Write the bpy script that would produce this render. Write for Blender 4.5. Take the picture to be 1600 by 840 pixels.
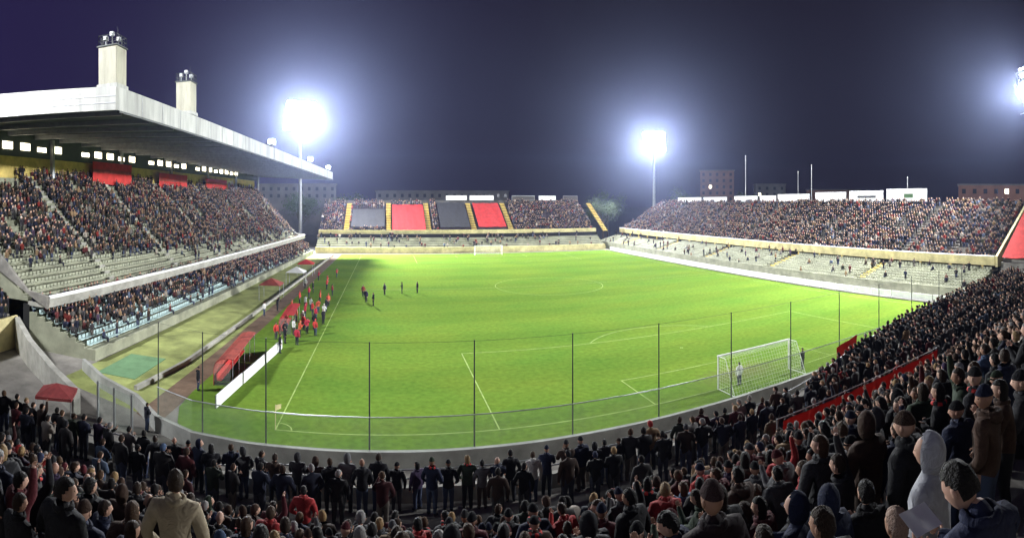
import bpy, bmesh, math, random
import numpy as np
from mathutils import Vector, Matrix, Euler
PI = math.pi
RND = random.Random(7)
NP = np.random.RandomState(11)
for o in list(bpy.data.objects): bpy.data.objects.remove(o)
scn = bpy.context.scene
COL = scn.collection

# ------------------------------------------------------------------ camera (cylindrical panorama, like the stitched photograph)
CAM_Z = 14.15
cam_d = bpy.data.cameras.new('camera')
cam = bpy.data.objects.new('camera', cam_d); COL.objects.link(cam)
scn.camera = cam
cam.location = (0, 0, CAM_Z)
cam.rotation_euler = (PI / 2, 0, -math.radians(13.79))
cam_d.type = 'PANO'
cam_d.panorama_type = 'CENTRAL_CYLINDRICAL'
cam_d.central_cylindrical_range_u_min = -800 / 810
cam_d.central_cylindrical_range_u_max = 800 / 810
cam_d.central_cylindrical_range_v_min = -524 / 810
cam_d.central_cylindrical_range_v_max = 316 / 810
cam_d.central_cylindrical_radius = 1.0
cam_d.clip_start = 0.05
cam_d.clip_end = 3000

# ------------------------------------------------------------------ world: night sky
w = bpy.data.worlds.new('World'); scn.world = w; w.use_nodes = True
nt = w.node_tree; nt.nodes.clear()
out = nt.nodes.new('ShaderNodeOutputWorld')
sky = nt.nodes.new('ShaderNodeTexSky'); sky.sky_type = 'NISHITA'; sky.sun_disc = False
sky.sun_elevation = math.radians(-8); sky.sun_rotation = math.radians(250)
b1 = nt.nodes.new('ShaderNodeBackground'); b1.inputs[1].default_value = 0.05
nt.links.new(sky.outputs[0], b1.inputs[0])
b2 = nt.nodes.new('ShaderNodeBackground'); b2.inputs[1].default_value = 0.068
# last dusk light lingers on the left (west), full night on the right
tcw = nt.nodes.new('ShaderNodeTexCoord'); sxw = nt.nodes.new('ShaderNodeSeparateXYZ'); nt.links.new(tcw.outputs['Generated'], sxw.inputs[0])
rw = nt.nodes.new('ShaderNodeValToRGB'); rw.color_ramp.elements[0].color = (.27, .18, .85, 1); rw.color_ramp.elements[1].color = (.1, .06, .18, 1)
mw = nt.nodes.new('ShaderNodeMapRange'); mw.inputs['From Min'].default_value = -.75; mw.inputs['From Max'].default_value = .35
nt.links.new(sxw.outputs['X'], mw.inputs[0]); nt.links.new(mw.outputs[0], rw.inputs[0]); nt.links.new(rw.outputs[0], b2.inputs[0])
add = nt.nodes.new('ShaderNodeAddShader')
nt.links.new(b1.outputs[0], add.inputs[0]); nt.links.new(b2.outputs[0], add.inputs[1]); nt.links.new(add.outputs[0], out.inputs[0])

sun_d = bpy.data.lights.new('moonlight', 'SUN'); sun_d.energy = 0.01; sun_d.angle = math.radians(0.5); sun_d.color = (0.8, 0.86, 1)
sun = bpy.data.objects.new('moonlight', sun_d); COL.objects.link(sun); sun.rotation_euler = (math.radians(40), 0, math.radians(70)); sun.location = (0, 0, 90)

scn.view_settings.view_transform = 'Standard'
scn.view_settings.look = 'None'
scn.view_settings.exposure = 0.0
scn.view_settings.gamma = 1.0
scn.render.engine = 'CYCLES'
scn.cycles.max_bounces = 5
scn.cycles.diffuse_bounces = 3
scn.cycles.glossy_bounces = 2
scn.cycles.transmission_bounces = 3
scn.cycles.volume_bounces = 0
scn.cycles.transparent_max_bounces = 8
scn.cycles.caustics_reflective = False
scn.cycles.caustics_refractive = False
scn.cycles.use_light_tree = True
HAZE = 0.00023
FLOOD = 640000.0

# ------------------------------------------------------------------ helpers
def tag(o, label=None, cat=None, group=None, kind=None):
    if label: o['label'] = label
    if cat: o['category'] = cat
    if group: o['group'] = group
    if kind: o['kind'] = kind
    return o

def empty(name, loc=(0, 0, 0), rz=0.0):
    o = bpy.data.objects.new(name, None); COL.objects.link(o)
    o.location = loc; o.rotation_euler = (0, 0, rz); o.empty_display_size = 0.3
    return o

def copy_tree(o, parent=None):
    c = o.copy(); COL.objects.link(c); c.parent = parent
    for ch in list(o.children): copy_tree(ch, c)
    return c

class MB:
    def __init__(s): s.v = []; s.f = []; s.m = []
    def poly(s, pts, faces, m=0):
        k = len(s.v); s.v += [tuple(p) for p in pts]
        for f in faces: s.f.append([k + i for i in f]); s.m.append(m)
        return s
    def box(s, x0, x1, y0, y1, z0, z1, m=0):
        p = [(x0, y0, z0), (x1, y0, z0), (x1, y1, z0), (x0, y1, z0), (x0, y0, z1), (x1, y0, z1), (x1, y1, z1), (x0, y1, z1)]
        return s.poly(p, [(0, 3, 2, 1), (4, 5, 6, 7), (0, 1, 5, 4), (1, 2, 6, 5), (2, 3, 7, 6), (3, 0, 4, 7)], m)
    def hexa(s, p, m=0):   # eight corners, bottom ring then top ring
        return s.poly(p, [(0, 3, 2, 1), (4, 5, 6, 7), (0, 1, 5, 4), (1, 2, 6, 5), (2, 3, 7, 6), (3, 0, 4, 7)], m)
    def tube(s, a, b, r0, r1=None, n=8, m=0, cap=True):
        r1 = r0 if r1 is None else r1
        a = Vector(a); b = Vector(b); d = (b - a).normalized()
        u = d.cross(Vector((0, 0, 1)) if abs(d.z) < .9 else Vector((1, 0, 0))).normalized(); v = d.cross(u)
        pts = [a + (u * math.cos(2 * PI * i / n) + v * math.sin(2 * PI * i / n)) * r0 for i in range(n)]
        pts += [b + (u * math.cos(2 * PI * i / n) + v * math.sin(2 * PI * i / n)) * r1 for i in range(n)]
        fs = [(i, (i + 1) % n, n + (i + 1) % n, n + i) for i in range(n)]
        if cap: fs += [tuple(range(n - 1, -1, -1)), tuple(range(n, 2 * n))]
        return s.poly(pts, fs, m)
    def wall(s, pts, t, z0, z1, m=0):   # thick wall along a polyline; z1 may be a list
        n = len(pts)
        z0 = z0 if isinstance(z0, (list, tuple)) else [z0] * n
        z1 = z1 if isinstance(z1, (list, tuple)) else [z1] * n
        L = []; R = []
        for i, p in enumerate(pts):
            a = Vector(pts[max(i - 1, 0)]).to_2d(); b = Vector(pts[min(i + 1, n - 1)]).to_2d()
            d = (b - a).normalized(); nrm = Vector((-d.y, d.x)) * t / 2
            q = Vector(p).to_2d(); L.append(q + nrm); R.append(q - nrm)
        v = []
        for i in range(n):
            v += [(L[i].x, L[i].y, z0[i]), (R[i].x, R[i].y, z0[i]), (R[i].x, R[i].y, z1[i]), (L[i].x, L[i].y, z1[i])]
        f = [(3, 2, 1, 0), (4 * n - 4, 4 * n - 3, 4 * n - 2, 4 * n - 1)]
        for i in range(n - 1):
            for j in range(4): f.append((4 * i + j, 4 * i + (j + 1) % 4, 4 * i + 4 + (j + 1) % 4, 4 * i + 4 + j))
        return s.poly(v, f, m)
    def build(s, name, mats, parent=None, smooth=False, bevel=0.0):
        me = bpy.data.meshes.new(name); me.from_pydata(s.v, [], s.f)
        for m in (mats if isinstance(mats, (list, tuple)) else [mats]): me.materials.append(m)
        me.polygons.foreach_set('material_index', s.m)
        bm = bmesh.new(); bm.from_mesh(me); bmesh.ops.recalc_face_normals(bm, faces=bm.faces); bm.to_mesh(me); bm.free()
        if smooth: me.polygons.foreach_set('use_smooth', [True] * len(me.polygons))
        me.update()
        o = bpy.data.objects.new(name, me); COL.objects.link(o); o.parent = parent
        if bevel:
            md = o.modifiers.new('bevel', 'BEVEL'); md.width = bevel; md.segments = 2; md.limit_method = 'ANGLE'
        return o

def mat(name, color, rough=0.8, noise=0.0, scale=3.0, spec=0.3, metal=0.0, bump=0.0, emit=None, estr=0.0, color2=None, stretch=None, alpha=None):
    m = bpy.data.materials.new(name); m.use_nodes = True
    n = m.node_tree; p = n.nodes['Principled BSDF']
    p.inputs['Base Color'].default_value = (*color, 1); p.inputs['Roughness'].default_value = rough
    p.inputs['Specular IOR Level'].default_value = spec; p.inputs['Metallic'].default_value = metal
    if noise or color2:
        tc = n.nodes.new('ShaderNodeTexCoord'); mp = n.nodes.new('ShaderNodeMapping')
        n.links.new(tc.outputs['Object'], mp.inputs[0])
        if stretch: mp.inputs['Scale'].default_value = stretch
        a = n.nodes.new('ShaderNodeTexNoise'); a.inputs['Scale'].default_value = scale; a.inputs['Detail'].default_value = 6; a.inputs['Roughness'].default_value = .65
        n.links.new(mp.outputs[0], a.inputs['Vector'])
        r = n.nodes.new('ShaderNodeValToRGB')
        c2 = color2 or tuple(c * (1 - noise) for c in color); c1 = tuple(min(1, c * (1 + noise * .6)) for c in color)
        r.color_ramp.elements[0].position = .32; r.color_ramp.elements[1].position = .68
        r.color_ramp.elements[0].color = (*c2, 1); r.color_ramp.elements[1].color = (*c1, 1)
        n.links.new(a.outputs['Fac'], r.inputs[0]); n.links.new(r.outputs[0], p.inputs['Base Color'])
        if bump:
            b = n.nodes.new('ShaderNodeBump'); b.inputs['Strength'].default_value = bump; b.inputs['Distance'].default_value = .02
            n.links.new(a.outputs['Fac'], b.inputs['Height']); n.links.new(b.outputs[0], p.inputs['Normal'])
    if emit:
        p.inputs['Emission Color'].default_value = (*emit, 1); p.inputs['Emission Strength'].default_value = estr
    if alpha is not None: p.inputs['Alpha'].default_value = alpha
    return m

def objcolor_mat(name, rough=.85, var=.25, scale=14, sheen=.0):
    m = bpy.data.materials.new(name); m.use_nodes = True
    n = m.node_tree; p = n.nodes['Principled BSDF']; p.inputs['Roughness'].default_value = rough; p.inputs['Specular IOR Level'].default_value = .2
    oi = n.nodes.new('ShaderNodeObjectInfo'); tc = n.nodes.new('ShaderNodeTexCoord')
    a = n.nodes.new('ShaderNodeTexNoise'); a.inputs['Scale'].default_value = scale; a.inputs['Detail'].default_value = 4; a.inputs['Distortion'].default_value = 1.2
    n.links.new(tc.outputs['Object'], a.inputs['Vector'])
    mr = n.nodes.new('ShaderNodeMapRange'); mr.inputs['To Min'].default_value = 1 - var; mr.inputs['To Max'].default_value = 1 + var
    n.links.new(a.outputs['Fac'], mr.inputs[0])
    vm = n.nodes.new('ShaderNodeVectorMath'); vm.operation = 'SCALE'
    n.links.new(oi.outputs['Color'], vm.inputs[0]); n.links.new(mr.outputs[0], vm.inputs['Scale'])
    n.links.new(vm.outputs[0], p.inputs['Base Color'])
    b = n.nodes.new('ShaderNodeBump'); b.inputs['Strength'].default_value = .9; b.inputs['Distance'].default_value = .035
    n.links.new(a.outputs['Fac'], b.inputs['Height']); n.links.new(b.outputs[0], p.inputs['Normal'])
    return m

def random_mat(name, cols, rough=.8):
    m = bpy.data.materials.new(name); m.use_nodes = True
    n = m.node_tree; p = n.nodes['Principled BSDF']; p.inputs['Roughness'].default_value = rough; p.inputs['Specular IOR Level'].default_value = .25
    oi = n.nodes.new('ShaderNodeObjectInfo'); r = n.nodes.new('ShaderNodeValToRGB'); r.color_ramp.interpolation = 'CONSTANT'
    e = r.color_ramp.elements
    while len(e) < len(cols): e.new(.5)
    for i, c in enumerate(cols): e[i].position = i / len(cols); e[i].color = (*c, 1)
    n.links.new(oi.outputs['Random'], r.inputs[0]); n.links.new(r.outputs[0], p.inputs['Base Color'])
    return m

M = {}
M['concrete'] = mat('pale_concrete', (.34, .33, .29), .9, .35, .6, bump=.3)
M['concrete_dirty'] = mat('stained_concrete', (.24, .225, .2), .92, .5, .5, bump=.4)
M['concrete_green'] = mat('green_painted_terrace', (.28, .285, .205), .9, .35, .5, bump=.2)
M['asphalt'] = mat('asphalt', (.06, .058, .058), .95, .4, .8)
M['moat'] = mat('moat_concrete', (.2, .185, .165), .92, .45, .4, bump=.3)
M['path'] = mat('brown_track', (.16, .105, .07), .95, .4, .7, bump=.3)
M['apron'] = mat('yellowish_apron', (.27, .3, .1), .95, .45, .35, bump=.2)
M['mat_green'] = mat('green_matting', (.13, .24, .12), .9, .25, .8)
M['white'] = mat('white_paint', (.78, .78, .76), .6, .12, 1.5)
M['wall_pale'] = mat('whitewashed_wall', (.31, .31, .285), .85, .35, .5, bump=.2)
M['fascia'] = mat('white_cladding', (.42, .42, .39), .6, .4, .9, stretch=(1, 1, .12))
M['tower'] = mat('cream_cladding', (.4, .38, .29), .6, .35, .8, stretch=(1.5, 1.5, .3))
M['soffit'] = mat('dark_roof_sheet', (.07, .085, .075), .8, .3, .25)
M['yellow'] = mat('yellow_paint', (.62, .47, .14), .75, .3, .8)
M['yellow_pale'] = mat('pale_yellow_paint', (.66, .58, .3), .8, .35, .5)
M['red'] = mat('red_cloth', (.5, .035, .03), .8, .25, 1.2)
M['red_faded'] = mat('faded_red_cloth', (.3, .06, .045), .85, .45, 1.2)
M['maroon'] = mat('maroon_canvas', (.2, .03, .03), .85, .35, 2)
M['block_red'] = mat('deep_red_sheet', (.3, .014, .014), .9, .3, .8)
M['black_cloth'] = mat('black_cloth', (.015, .015, .018), .9, .3, 1)
M['dark_seat'] = mat('dark_seats', (.06, .045, .055), .8, .5, .6)
M['seat_blue'] = mat('pale_blue_seat', (.42, .54, .53), .55, .3, .5)
M['seat_green'] = mat('pale_green_seat', (.37, .38, .28), .55, .3, .5)
M['steel'] = mat('galvanised_steel', (.35, .36, .37), .45, .2, 2, metal=.6)
M['dark_steel'] = mat('dark_steel', (.05, .055, .05), .5, .2, 2, metal=.3)
M['dark'] = mat('shade_black', (.015, .015, .015), .95)  # near-black wall colour stands in for the shade under the balconies
M['brick'] = mat('brown_render', (.17, .085, .06), .9, .3, .2)
M['render'] = mat('grey_render', (.1, .095, .09), .9, .3, .2)
M['window'] = mat('dark_window', (.02, .022, .03), .2)
M['lit'] = mat('lit_window', (.8, .75, .6), .5, emit=(1, .88, .62), estr=6)
M['lit_white'] = mat('emissive_white_panel', (.8, .8, .78), .5, emit=(.95, .97, 1), estr=.35)  # white panel with a weak emission, shared by the pale boards
M['lamp'] = mat('lamp_glass', (.9, .95, 1), .3, emit=(.78, .88, 1), estr=160)
M['lamp_small'] = mat('small_lamp_glass', (.9, .95, 1), .3, emit=(.85, .92, 1), estr=30)
M['bark'] = mat('bark', (.08, .06, .045), .95, .3, 3)
M['leaf'] = mat('leaf', (.05, .075, .03), .85, .5, .8)
M['skin'] = random_mat('skin', [(.42, .25, .18), (.36, .2, .14), (.48, .3, .22), (.32, .18, .12), (.45, .27, .2)], .6)
M['trousers'] = random_mat('trousers', [(.02, .022, .03), (.03, .04, .075), (.018, .018, .02), (.05, .05, .055), (.045, .06, .1), (.06, .045, .035)], .9)
M['shoe'] = mat('shoe_leather', (.02, .018, .018), .5)
M['jacket'] = objcolor_mat('jacket_cloth', scale=7, var=.4)
M['hair'] = objcolor_mat('hair', .6, .35, 40)
M['knit'] = objcolor_mat('knitted_cloth', .95, .3, 60)
M['eye'] = mat('eye', (.03, .02, .02), .2)

def glass_mat(name, tint, fac):
    m = bpy.data.materials.new(name); m.use_nodes = True; n = m.node_tree; n.nodes.clear()
    o = n.nodes.new('ShaderNodeOutputMaterial'); t = n.nodes.new('ShaderNodeBsdfTransparent'); t.inputs[0].default_value = (*tint, 1)
    d = n.nodes.new('ShaderNodeBsdfPrincipled'); d.inputs['Base Color'].default_value = (.5, .55, .52, 1); d.inputs['Roughness'].default_value = .25
    tc = n.nodes.new('ShaderNodeTexCoord'); a = n.nodes.new('ShaderNodeTexNoise'); a.inputs['Scale'].default_value = .7; a.inputs['Detail'].default_value = 5
    mr = n.nodes.new('ShaderNodeMapRange'); mr.inputs['To Min'].default_value = fac * .2; mr.inputs['To Max'].default_value = fac * 1.6
    n.links.new(tc.outputs['Object'], a.inputs['Vector']); n.links.new(a.outputs['Fac'], mr.inputs[0])
    x = n.nodes.new('ShaderNodeMixShader')
    n.links.new(mr.outputs[0], x.inputs[0]); n.links.new(t.outputs[0], x.inputs[1]); n.links.new(d.outputs[0], x.inputs[2]); n.links.new(x.outputs[0], o.inputs[0])
    return m
M['glass'] = glass_mat('dirty_fence_glass', (.95, .97, .95), .11)

def thin_cloth(name, c):
    m = bpy.data.materials.new(name); m.use_nodes = True; n = m.node_tree; n.nodes.clear()
    o = n.nodes.new('ShaderNodeOutputMaterial'); a = n.nodes.new('ShaderNodeBsdfDiffuse'); b = n.nodes.new('ShaderNodeBsdfTranslucent'); x = n.nodes.new('ShaderNodeMixShader'); x.inputs[0].default_value = .55
    tc = n.nodes.new('ShaderNodeTexCoord'); t = n.nodes.new('ShaderNodeTexNoise'); t.inputs['Scale'].default_value = 1.3; n.links.new(tc.outputs['Object'], t.inputs['Vector'])
    r = n.nodes.new('ShaderNodeValToRGB'); r.color_ramp.elements[0].color = (*[q * .75 for q in c], 1); r.color_ramp.elements[1].color = (*c, 1); n.links.new(t.outputs['Fac'], r.inputs[0])
    for q in (a, b): n.links.new(r.outputs[0], q.inputs[0])
    n.links.new(a.outputs[0], x.inputs[1]); n.links.new(b.outputs[0], x.inputs[2]); n.links.new(x.outputs[0], o.inputs[0]); return m
M['red_thin'] = thin_cloth('thin_red_cloth', (.42, .06, .045))
def grass_mat():
    m = bpy.data.materials.new('pitch_grass'); m.use_nodes = True; n = m.node_tree; p = n.nodes['Principled BSDF']
    p.inputs['Roughness'].default_value = 1; p.inputs['Specular IOR Level'].default_value = 0
    g = n.nodes.new('ShaderNodeNewGeometry'); sp = n.nodes.new('ShaderNodeSeparateXYZ'); n.links.new(g.outputs['Position'], sp.inputs[0])
    # mown bands across the pitch
    q = n.nodes.new('ShaderNodeMath'); q.operation = 'MULTIPLY'; q.inputs[1].default_value = PI / 5.5; n.links.new(sp.outputs['Y'], q.inputs[0])
    sn = n.nodes.new('ShaderNodeMath'); sn.operation = 'SINE'; n.links.new(q.outputs[0], sn.inputs[0])
    st = n.nodes.new('ShaderNodeMapRange'); st.inputs['From Min'].default_value = -.25; st.inputs['From Max'].default_value = .25
    st.inputs['To Min'].default_value = .955; st.inputs['To Max'].default_value = 1.045; n.links.new(sn.outputs[0], st.inputs[0])
    a = n.nodes.new('ShaderNodeTexNoise'); a.inputs['Scale'].default_value = .09; a.inputs['Detail'].default_value = 10; a.inputs['Roughness'].default_value = .6
    mp = n.nodes.new('ShaderNodeMapping'); mp.inputs['Scale'].default_value = (1, 1.6, 1)
    n.links.new(g.outputs['Position'], mp.inputs[0]); n.links.new(mp.outputs[0], a.inputs['Vector'])
    r = n.nodes.new('ShaderNodeValToRGB'); r.color_ramp.elements[0].position = .35; r.color_ramp.elements[1].position = .7
    r.color_ramp.elements[0].color = (.1, .19, .027, 1); r.color_ramp.elements[1].color = (.145, .215, .03, 1)
    n.links.new(a.outputs['Fac'], r.inputs[0])
    f = n.nodes.new('ShaderNodeTexNoise'); f.inputs['Scale'].default_value = 2.2; f.inputs['Detail'].default_value = 6; n.links.new(g.outputs['Position'], f.inputs['Vector'])
    fm = n.nodes.new('ShaderNodeMapRange'); fm.inputs['To Min'].default_value = .6; fm.inputs['To Max'].default_value = 1.4; n.links.new(f.outputs['Fac'], fm.inputs[0])
    mu = n.nodes.new('ShaderNodeMath'); mu.operation = 'MULTIPLY'; n.links.new(st.outputs[0], mu.inputs[0]); n.links.new(fm.outputs[0], mu.inputs[1])
    vm = n.nodes.new('ShaderNodeVectorMath'); vm.operation = 'SCALE'; n.links.new(r.outputs[0], vm.inputs[0]); n.links.new(mu.outputs[0], vm.inputs['Scale'])
    # worn soil in both goalmouths
    prev = vm.outputs[0]
    for gy in (33.5, 134.5):
        d = n.nodes.new('ShaderNodeVectorMath'); d.operation = 'SUBTRACT'; d.inputs[1].default_value = (27.1, gy, 0); n.links.new(g.outputs['Position'], d.inputs[0])
        sc_ = n.nodes.new('ShaderNodeVectorMath'); sc_.operation = 'MULTIPLY'; sc_.inputs[1].default_value = (.2, .42, 0); n.links.new(d.outputs[0], sc_.inputs[0])
        ln_ = n.nodes.new('ShaderNodeVectorMath'); ln_.operation = 'LENGTH'; n.links.new(sc_.outputs[0], ln_.inputs[0])
        ad = n.nodes.new('ShaderNodeMath'); ad.operation = 'ADD'; n.links.new(ln_.outputs['Value'], ad.inputs[0]); n.links.new(f.outputs['Fac'], ad.inputs[1])
        mk = n.nodes.new('ShaderNodeMapRange'); mk.inputs['From Min'].default_value = 1.5; mk.inputs['From Max'].default_value = .7; mk.inputs['To Max'].default_value = .6; n.links.new(ad.outputs[0], mk.inputs[0])
        mx = n.nodes.new('ShaderNodeMixRGB'); mx.inputs[2].default_value = (.16, .15, .06, 1); n.links.new(mk.outputs[0], mx.inputs[0]); n.links.new(prev, mx.inputs[1]); prev = mx.outputs[0]
    n.links.new(prev, p.inputs['Base Color'])
    return m
M['grass'] = grass_mat()
M['line'] = mat('chalk_line', (.3, .42, .1), .9, .4, 1.2)

# ------------------------------------------------------------------ ground
o = MB().poly([(-900, -400, -.02), (900, -400, -.02), (900, 1200, -.02), (-900, 1200, -.02)], [(0, 1, 2, 3)]).build('ground', M['asphalt']); tag(o, kind='structure')
o = MB().poly([(-40, 10, 0), (66, 10, 0), (66, 150, 0), (-26, 150, 0), (-40, 60, 0)], [(0, 1, 2, 3, 4)]).build('stadium_apron', M['moat']); tag(o, kind='structure')
o = MB().poly([(-24.6, 33.5, .006), (-16.2, 31, .006), (-14.2, 141, .006), (-21, 141, .006)], [(0, 1, 2, 3)]).build('side_apron', M['apron']); tag(o, kind='structure')
o = MB().poly([(-16.2, 30.8, .012), (-14.2, 29.6, .012), (-12.6, 141, .012), (-14.2, 141, .012)], [(0, 1, 2, 3)]).build('path', M['path']); tag(o, kind='structure')
# grass with a rounded near-left corner
gp = [(-14.2, 36), (-14, 33), (-13.1, 30.6), (-11.4, 29), (-8.5, 28.2), (-4, 27.95), (63, 27.95), (63.2, 141), (-12.4, 141)]
o = MB().poly([(x, y, .02) for x, y in gp], [tuple(range(len(gp)))]).build('pitch', M['grass']); tag(o, kind='structure')
# pitch markings
PX0, PX1, PY0, PY1 = -6.9, 61.1, 31.5, 136.5
CXP = (PX0 + PX1) / 2
lm = MB(); LW = .045
def ln(x0, y0, x1, y1): lm.poly([(min(x0, x1) - LW, min(y0, y1) - LW, .026), (max(x0, x1) + LW, min(y0, y1) - LW, .026), (max(x0, x1) + LW, max(y0, y1) + LW, .026), (min(x0, x1) - LW, max(y0, y1) + LW, .026)], [(0, 1, 2, 3)])
def seg(x0, y0, x1, y1):
    if x0 == x1: ln(x0, min(y0, y1) + 2.1 * LW, x1, max(y0, y1) - 2.1 * LW)
    else: ln(x0, y0, x1, y1)
def arc(cx, cy, r, a0, a1, n=48):
    pts = []
    for i in range(n + 1):
        a = a0 + (a1 - a0) * i / n
        pts += [(cx + (r - LW) * math.cos(a), cy + (r - LW) * math.sin(a), .026), (cx + (r + LW) * math.cos(a), cy + (r + LW) * math.sin(a), .026)]
    lm.poly(pts, [(2 * i, 2 * i + 1, 2 * i + 3, 2 * i + 2) for i in range(n)])
seg(PX0, PY0, PX1, PY0); seg(PX0, PY1, PX1, PY1); seg(PX0, PY0, PX0, PY1); seg(PX1, PY0, PX1, PY1)
ym = (PY0 + PY1) / 2
ln(PX0 + .13, ym, PX1 - .13, ym); arc(CXP, ym, 9.15, .02, PI - .02); arc(CXP, ym, 9.15, PI + .02, 2 * PI - .02)
for y0, sg in ((PY0, 1), (PY1, -1)):
    for hw, dp in ((20.16, 16.5), (9.16, 5.5)):
        yy = y0 + sg * dp
        ln(CXP - hw, yy, CXP + hw, yy)
        for sx in (-1, 1): seg(CXP + sx * hw, y0, CXP + sx * hw, yy)
    a = math.acos(5.5 / 9.15) - .02
    arc(CXP, y0 + sg * 11, 9.15, sg * PI / 2 - a, sg * PI / 2 + a, 24)
    arc(CXP, y0 + sg * 11, .12, 0, 2 * PI, 12)
for cx, cy, a in ((PX0, PY0, 0), (PX1, PY0, PI / 2), (PX1, PY1, PI), (PX0, PY1, 1.5 * PI)): arc(cx, cy, 1, a + .1, a + PI / 2 - .1, 8)
o = lm.build('pitch_markings', M['line']); tag(o, kind='structure')
# green matting and kerb strips beside the main stand
o = MB().box(-22.9, -19.4, 36.6, 42.6, .006, .05).build('ground_mat', M['mat_green']); tag(o, 'green artificial matting laid on the apron by the main stand', 'mat')
o = MB().wall([(-18.2, 34.5), (-17.2, 42), (-14.4, 138)], .3, 0, .35).build('kerb', M['concrete']); tag(o, kind='structure')

# ------------------------------------------------------------------ crowd figures (simple far figures, many in one mesh)
def far_figure(seated):
    V = []; F = []; R = []
    def ring(z, rx, ry, cy=0, n=6): return [(rx * math.cos(2 * PI * i / n + .3), cy + ry * math.sin(2 * PI * i / n + .3), z) for i in range(n)]
    def loft(rings, reg, cap0=False):
        k = len(V); n = len(rings[0])
        for r in rings: V.extend(r)
        for j in range(len(rings) - 1):
            for i in range(n):
                a = k + j * n + i; b = k + j * n + (i + 1) % n
                F.append((a, b, b + n)); F.append((a, b + n, a + n)); R.extend([reg, reg])
        t = k + (len(rings) - 1) * n
        for i in range(1, n - 1): F.append((t, t + i, t + i + 1)); R.append(reg)
    dz = -.42 if seated else 0
    if seated:
        loft([ring(.1, .09, .08, .42, 4), ring(.5, .1, .1, .4, 4)], 1)
        loft([ring(.42, .17, .26, .18, 4), ring(.56, .17, .26, .18, 4)], 1)
    else:
        for sx in (-.09, .09):
            loft([[(x * 1 + sx, y, z) for x, y, z in ring(.02, .07, .09, 0, 4)], [(x + sx, y, z) for x, y, z in ring(.9, .1, .11, 0, 4)]], 1)
    loft([ring(.85 + dz, .19, .14), ring(1.1 + dz, .18, .13), ring(1.38 + dz, .23, .13), ring(1.48 + dz, .1, .08)], 0)
    for sx in (-1, 1):
        a = [(x + sx * .23, y, z) for x, y, z in ring(1.42 + dz, .06, .07, 0, 4)]
        b = [(x + sx * .25, y, z) for x, y, z in ring(1.1 + dz, .05, .06, .02, 4)]
        c = [(x + sx * .17, y, z) for x, y, z in ring(.98 + dz, .04, .05, .2, 4)]
        loft([c, b, a], 0)
    loft([ring(1.46 + dz, .05, .05, .01), ring(1.56 + dz, .075, .085, .015), ring(1.65 + dz, .085, .1, .01), ring(1.7 + dz, .075, .09, 0)], 2)
    loft([ring(1.66 + dz, .092, .108, -.012), ring(1.73 + dz, .075, .09, -.015), ring(1.765 + dz, .03, .04, -.015)], 3)
    # back of the head
    loft([ring(1.54 + dz, .06, .05, -.045), ring(1.67 + dz, .085, .07, -.045)], 3)
    return np.array(V), np.array(F), np.array(R)

JACK = [('black', (.012, .012, .014), 14), ('charcoal', (.035, .035, .038), 8), ('navy blue', (.012, .016, .038), 7), ('dark brown', (.045, .026, .018), 7),
        ('maroon', (.07, .012, .016), 4), ('dark green', (.03, .045, .028), 3), ('grey', (.1, .1, .105), 3), ('dark purple', (.03, .018, .045), 1.5),
        ('tan', (.2, .14, .08), 1.2), ('bright red', (.26, .022, .022), .9), ('off-white', (.38, .37, .35), .7), ('denim blue', (.05, .08, .14), 1.2)]
HAIRC = [('black', (.01, .008, .007)), ('dark brown', (.03, .017, .01)), ('brown', (.06, .033, .017)), ('grey', (.22, .21, .2)), ('fair', (.26, .17, .08))]
HW = [.4, .3, .17, .08, .05]
JC = np.array([j[1] for j in JACK]); JW = np.array([j[2] for j in JACK], float); JW /= JW.sum()
JC_FAR = np.array([(.03, .03, .04), (.05, .05, .06), (.03, .04, .09), (.09, .06, .045), (.13, .035, .04), (.06, .07, .05), (.2, .2, .21), (.08, .055, .11), (.3, .22, .14), (.27, .04, .035), (.45, .44, .42), (.12, .17, .28)])
JW_FAR = np.array([9, 8, 6, 7, 4, 3, 4, 2, 3, 1.4, 1.6, 1.5]); JW_FAR /= JW_FAR.sum()
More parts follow.
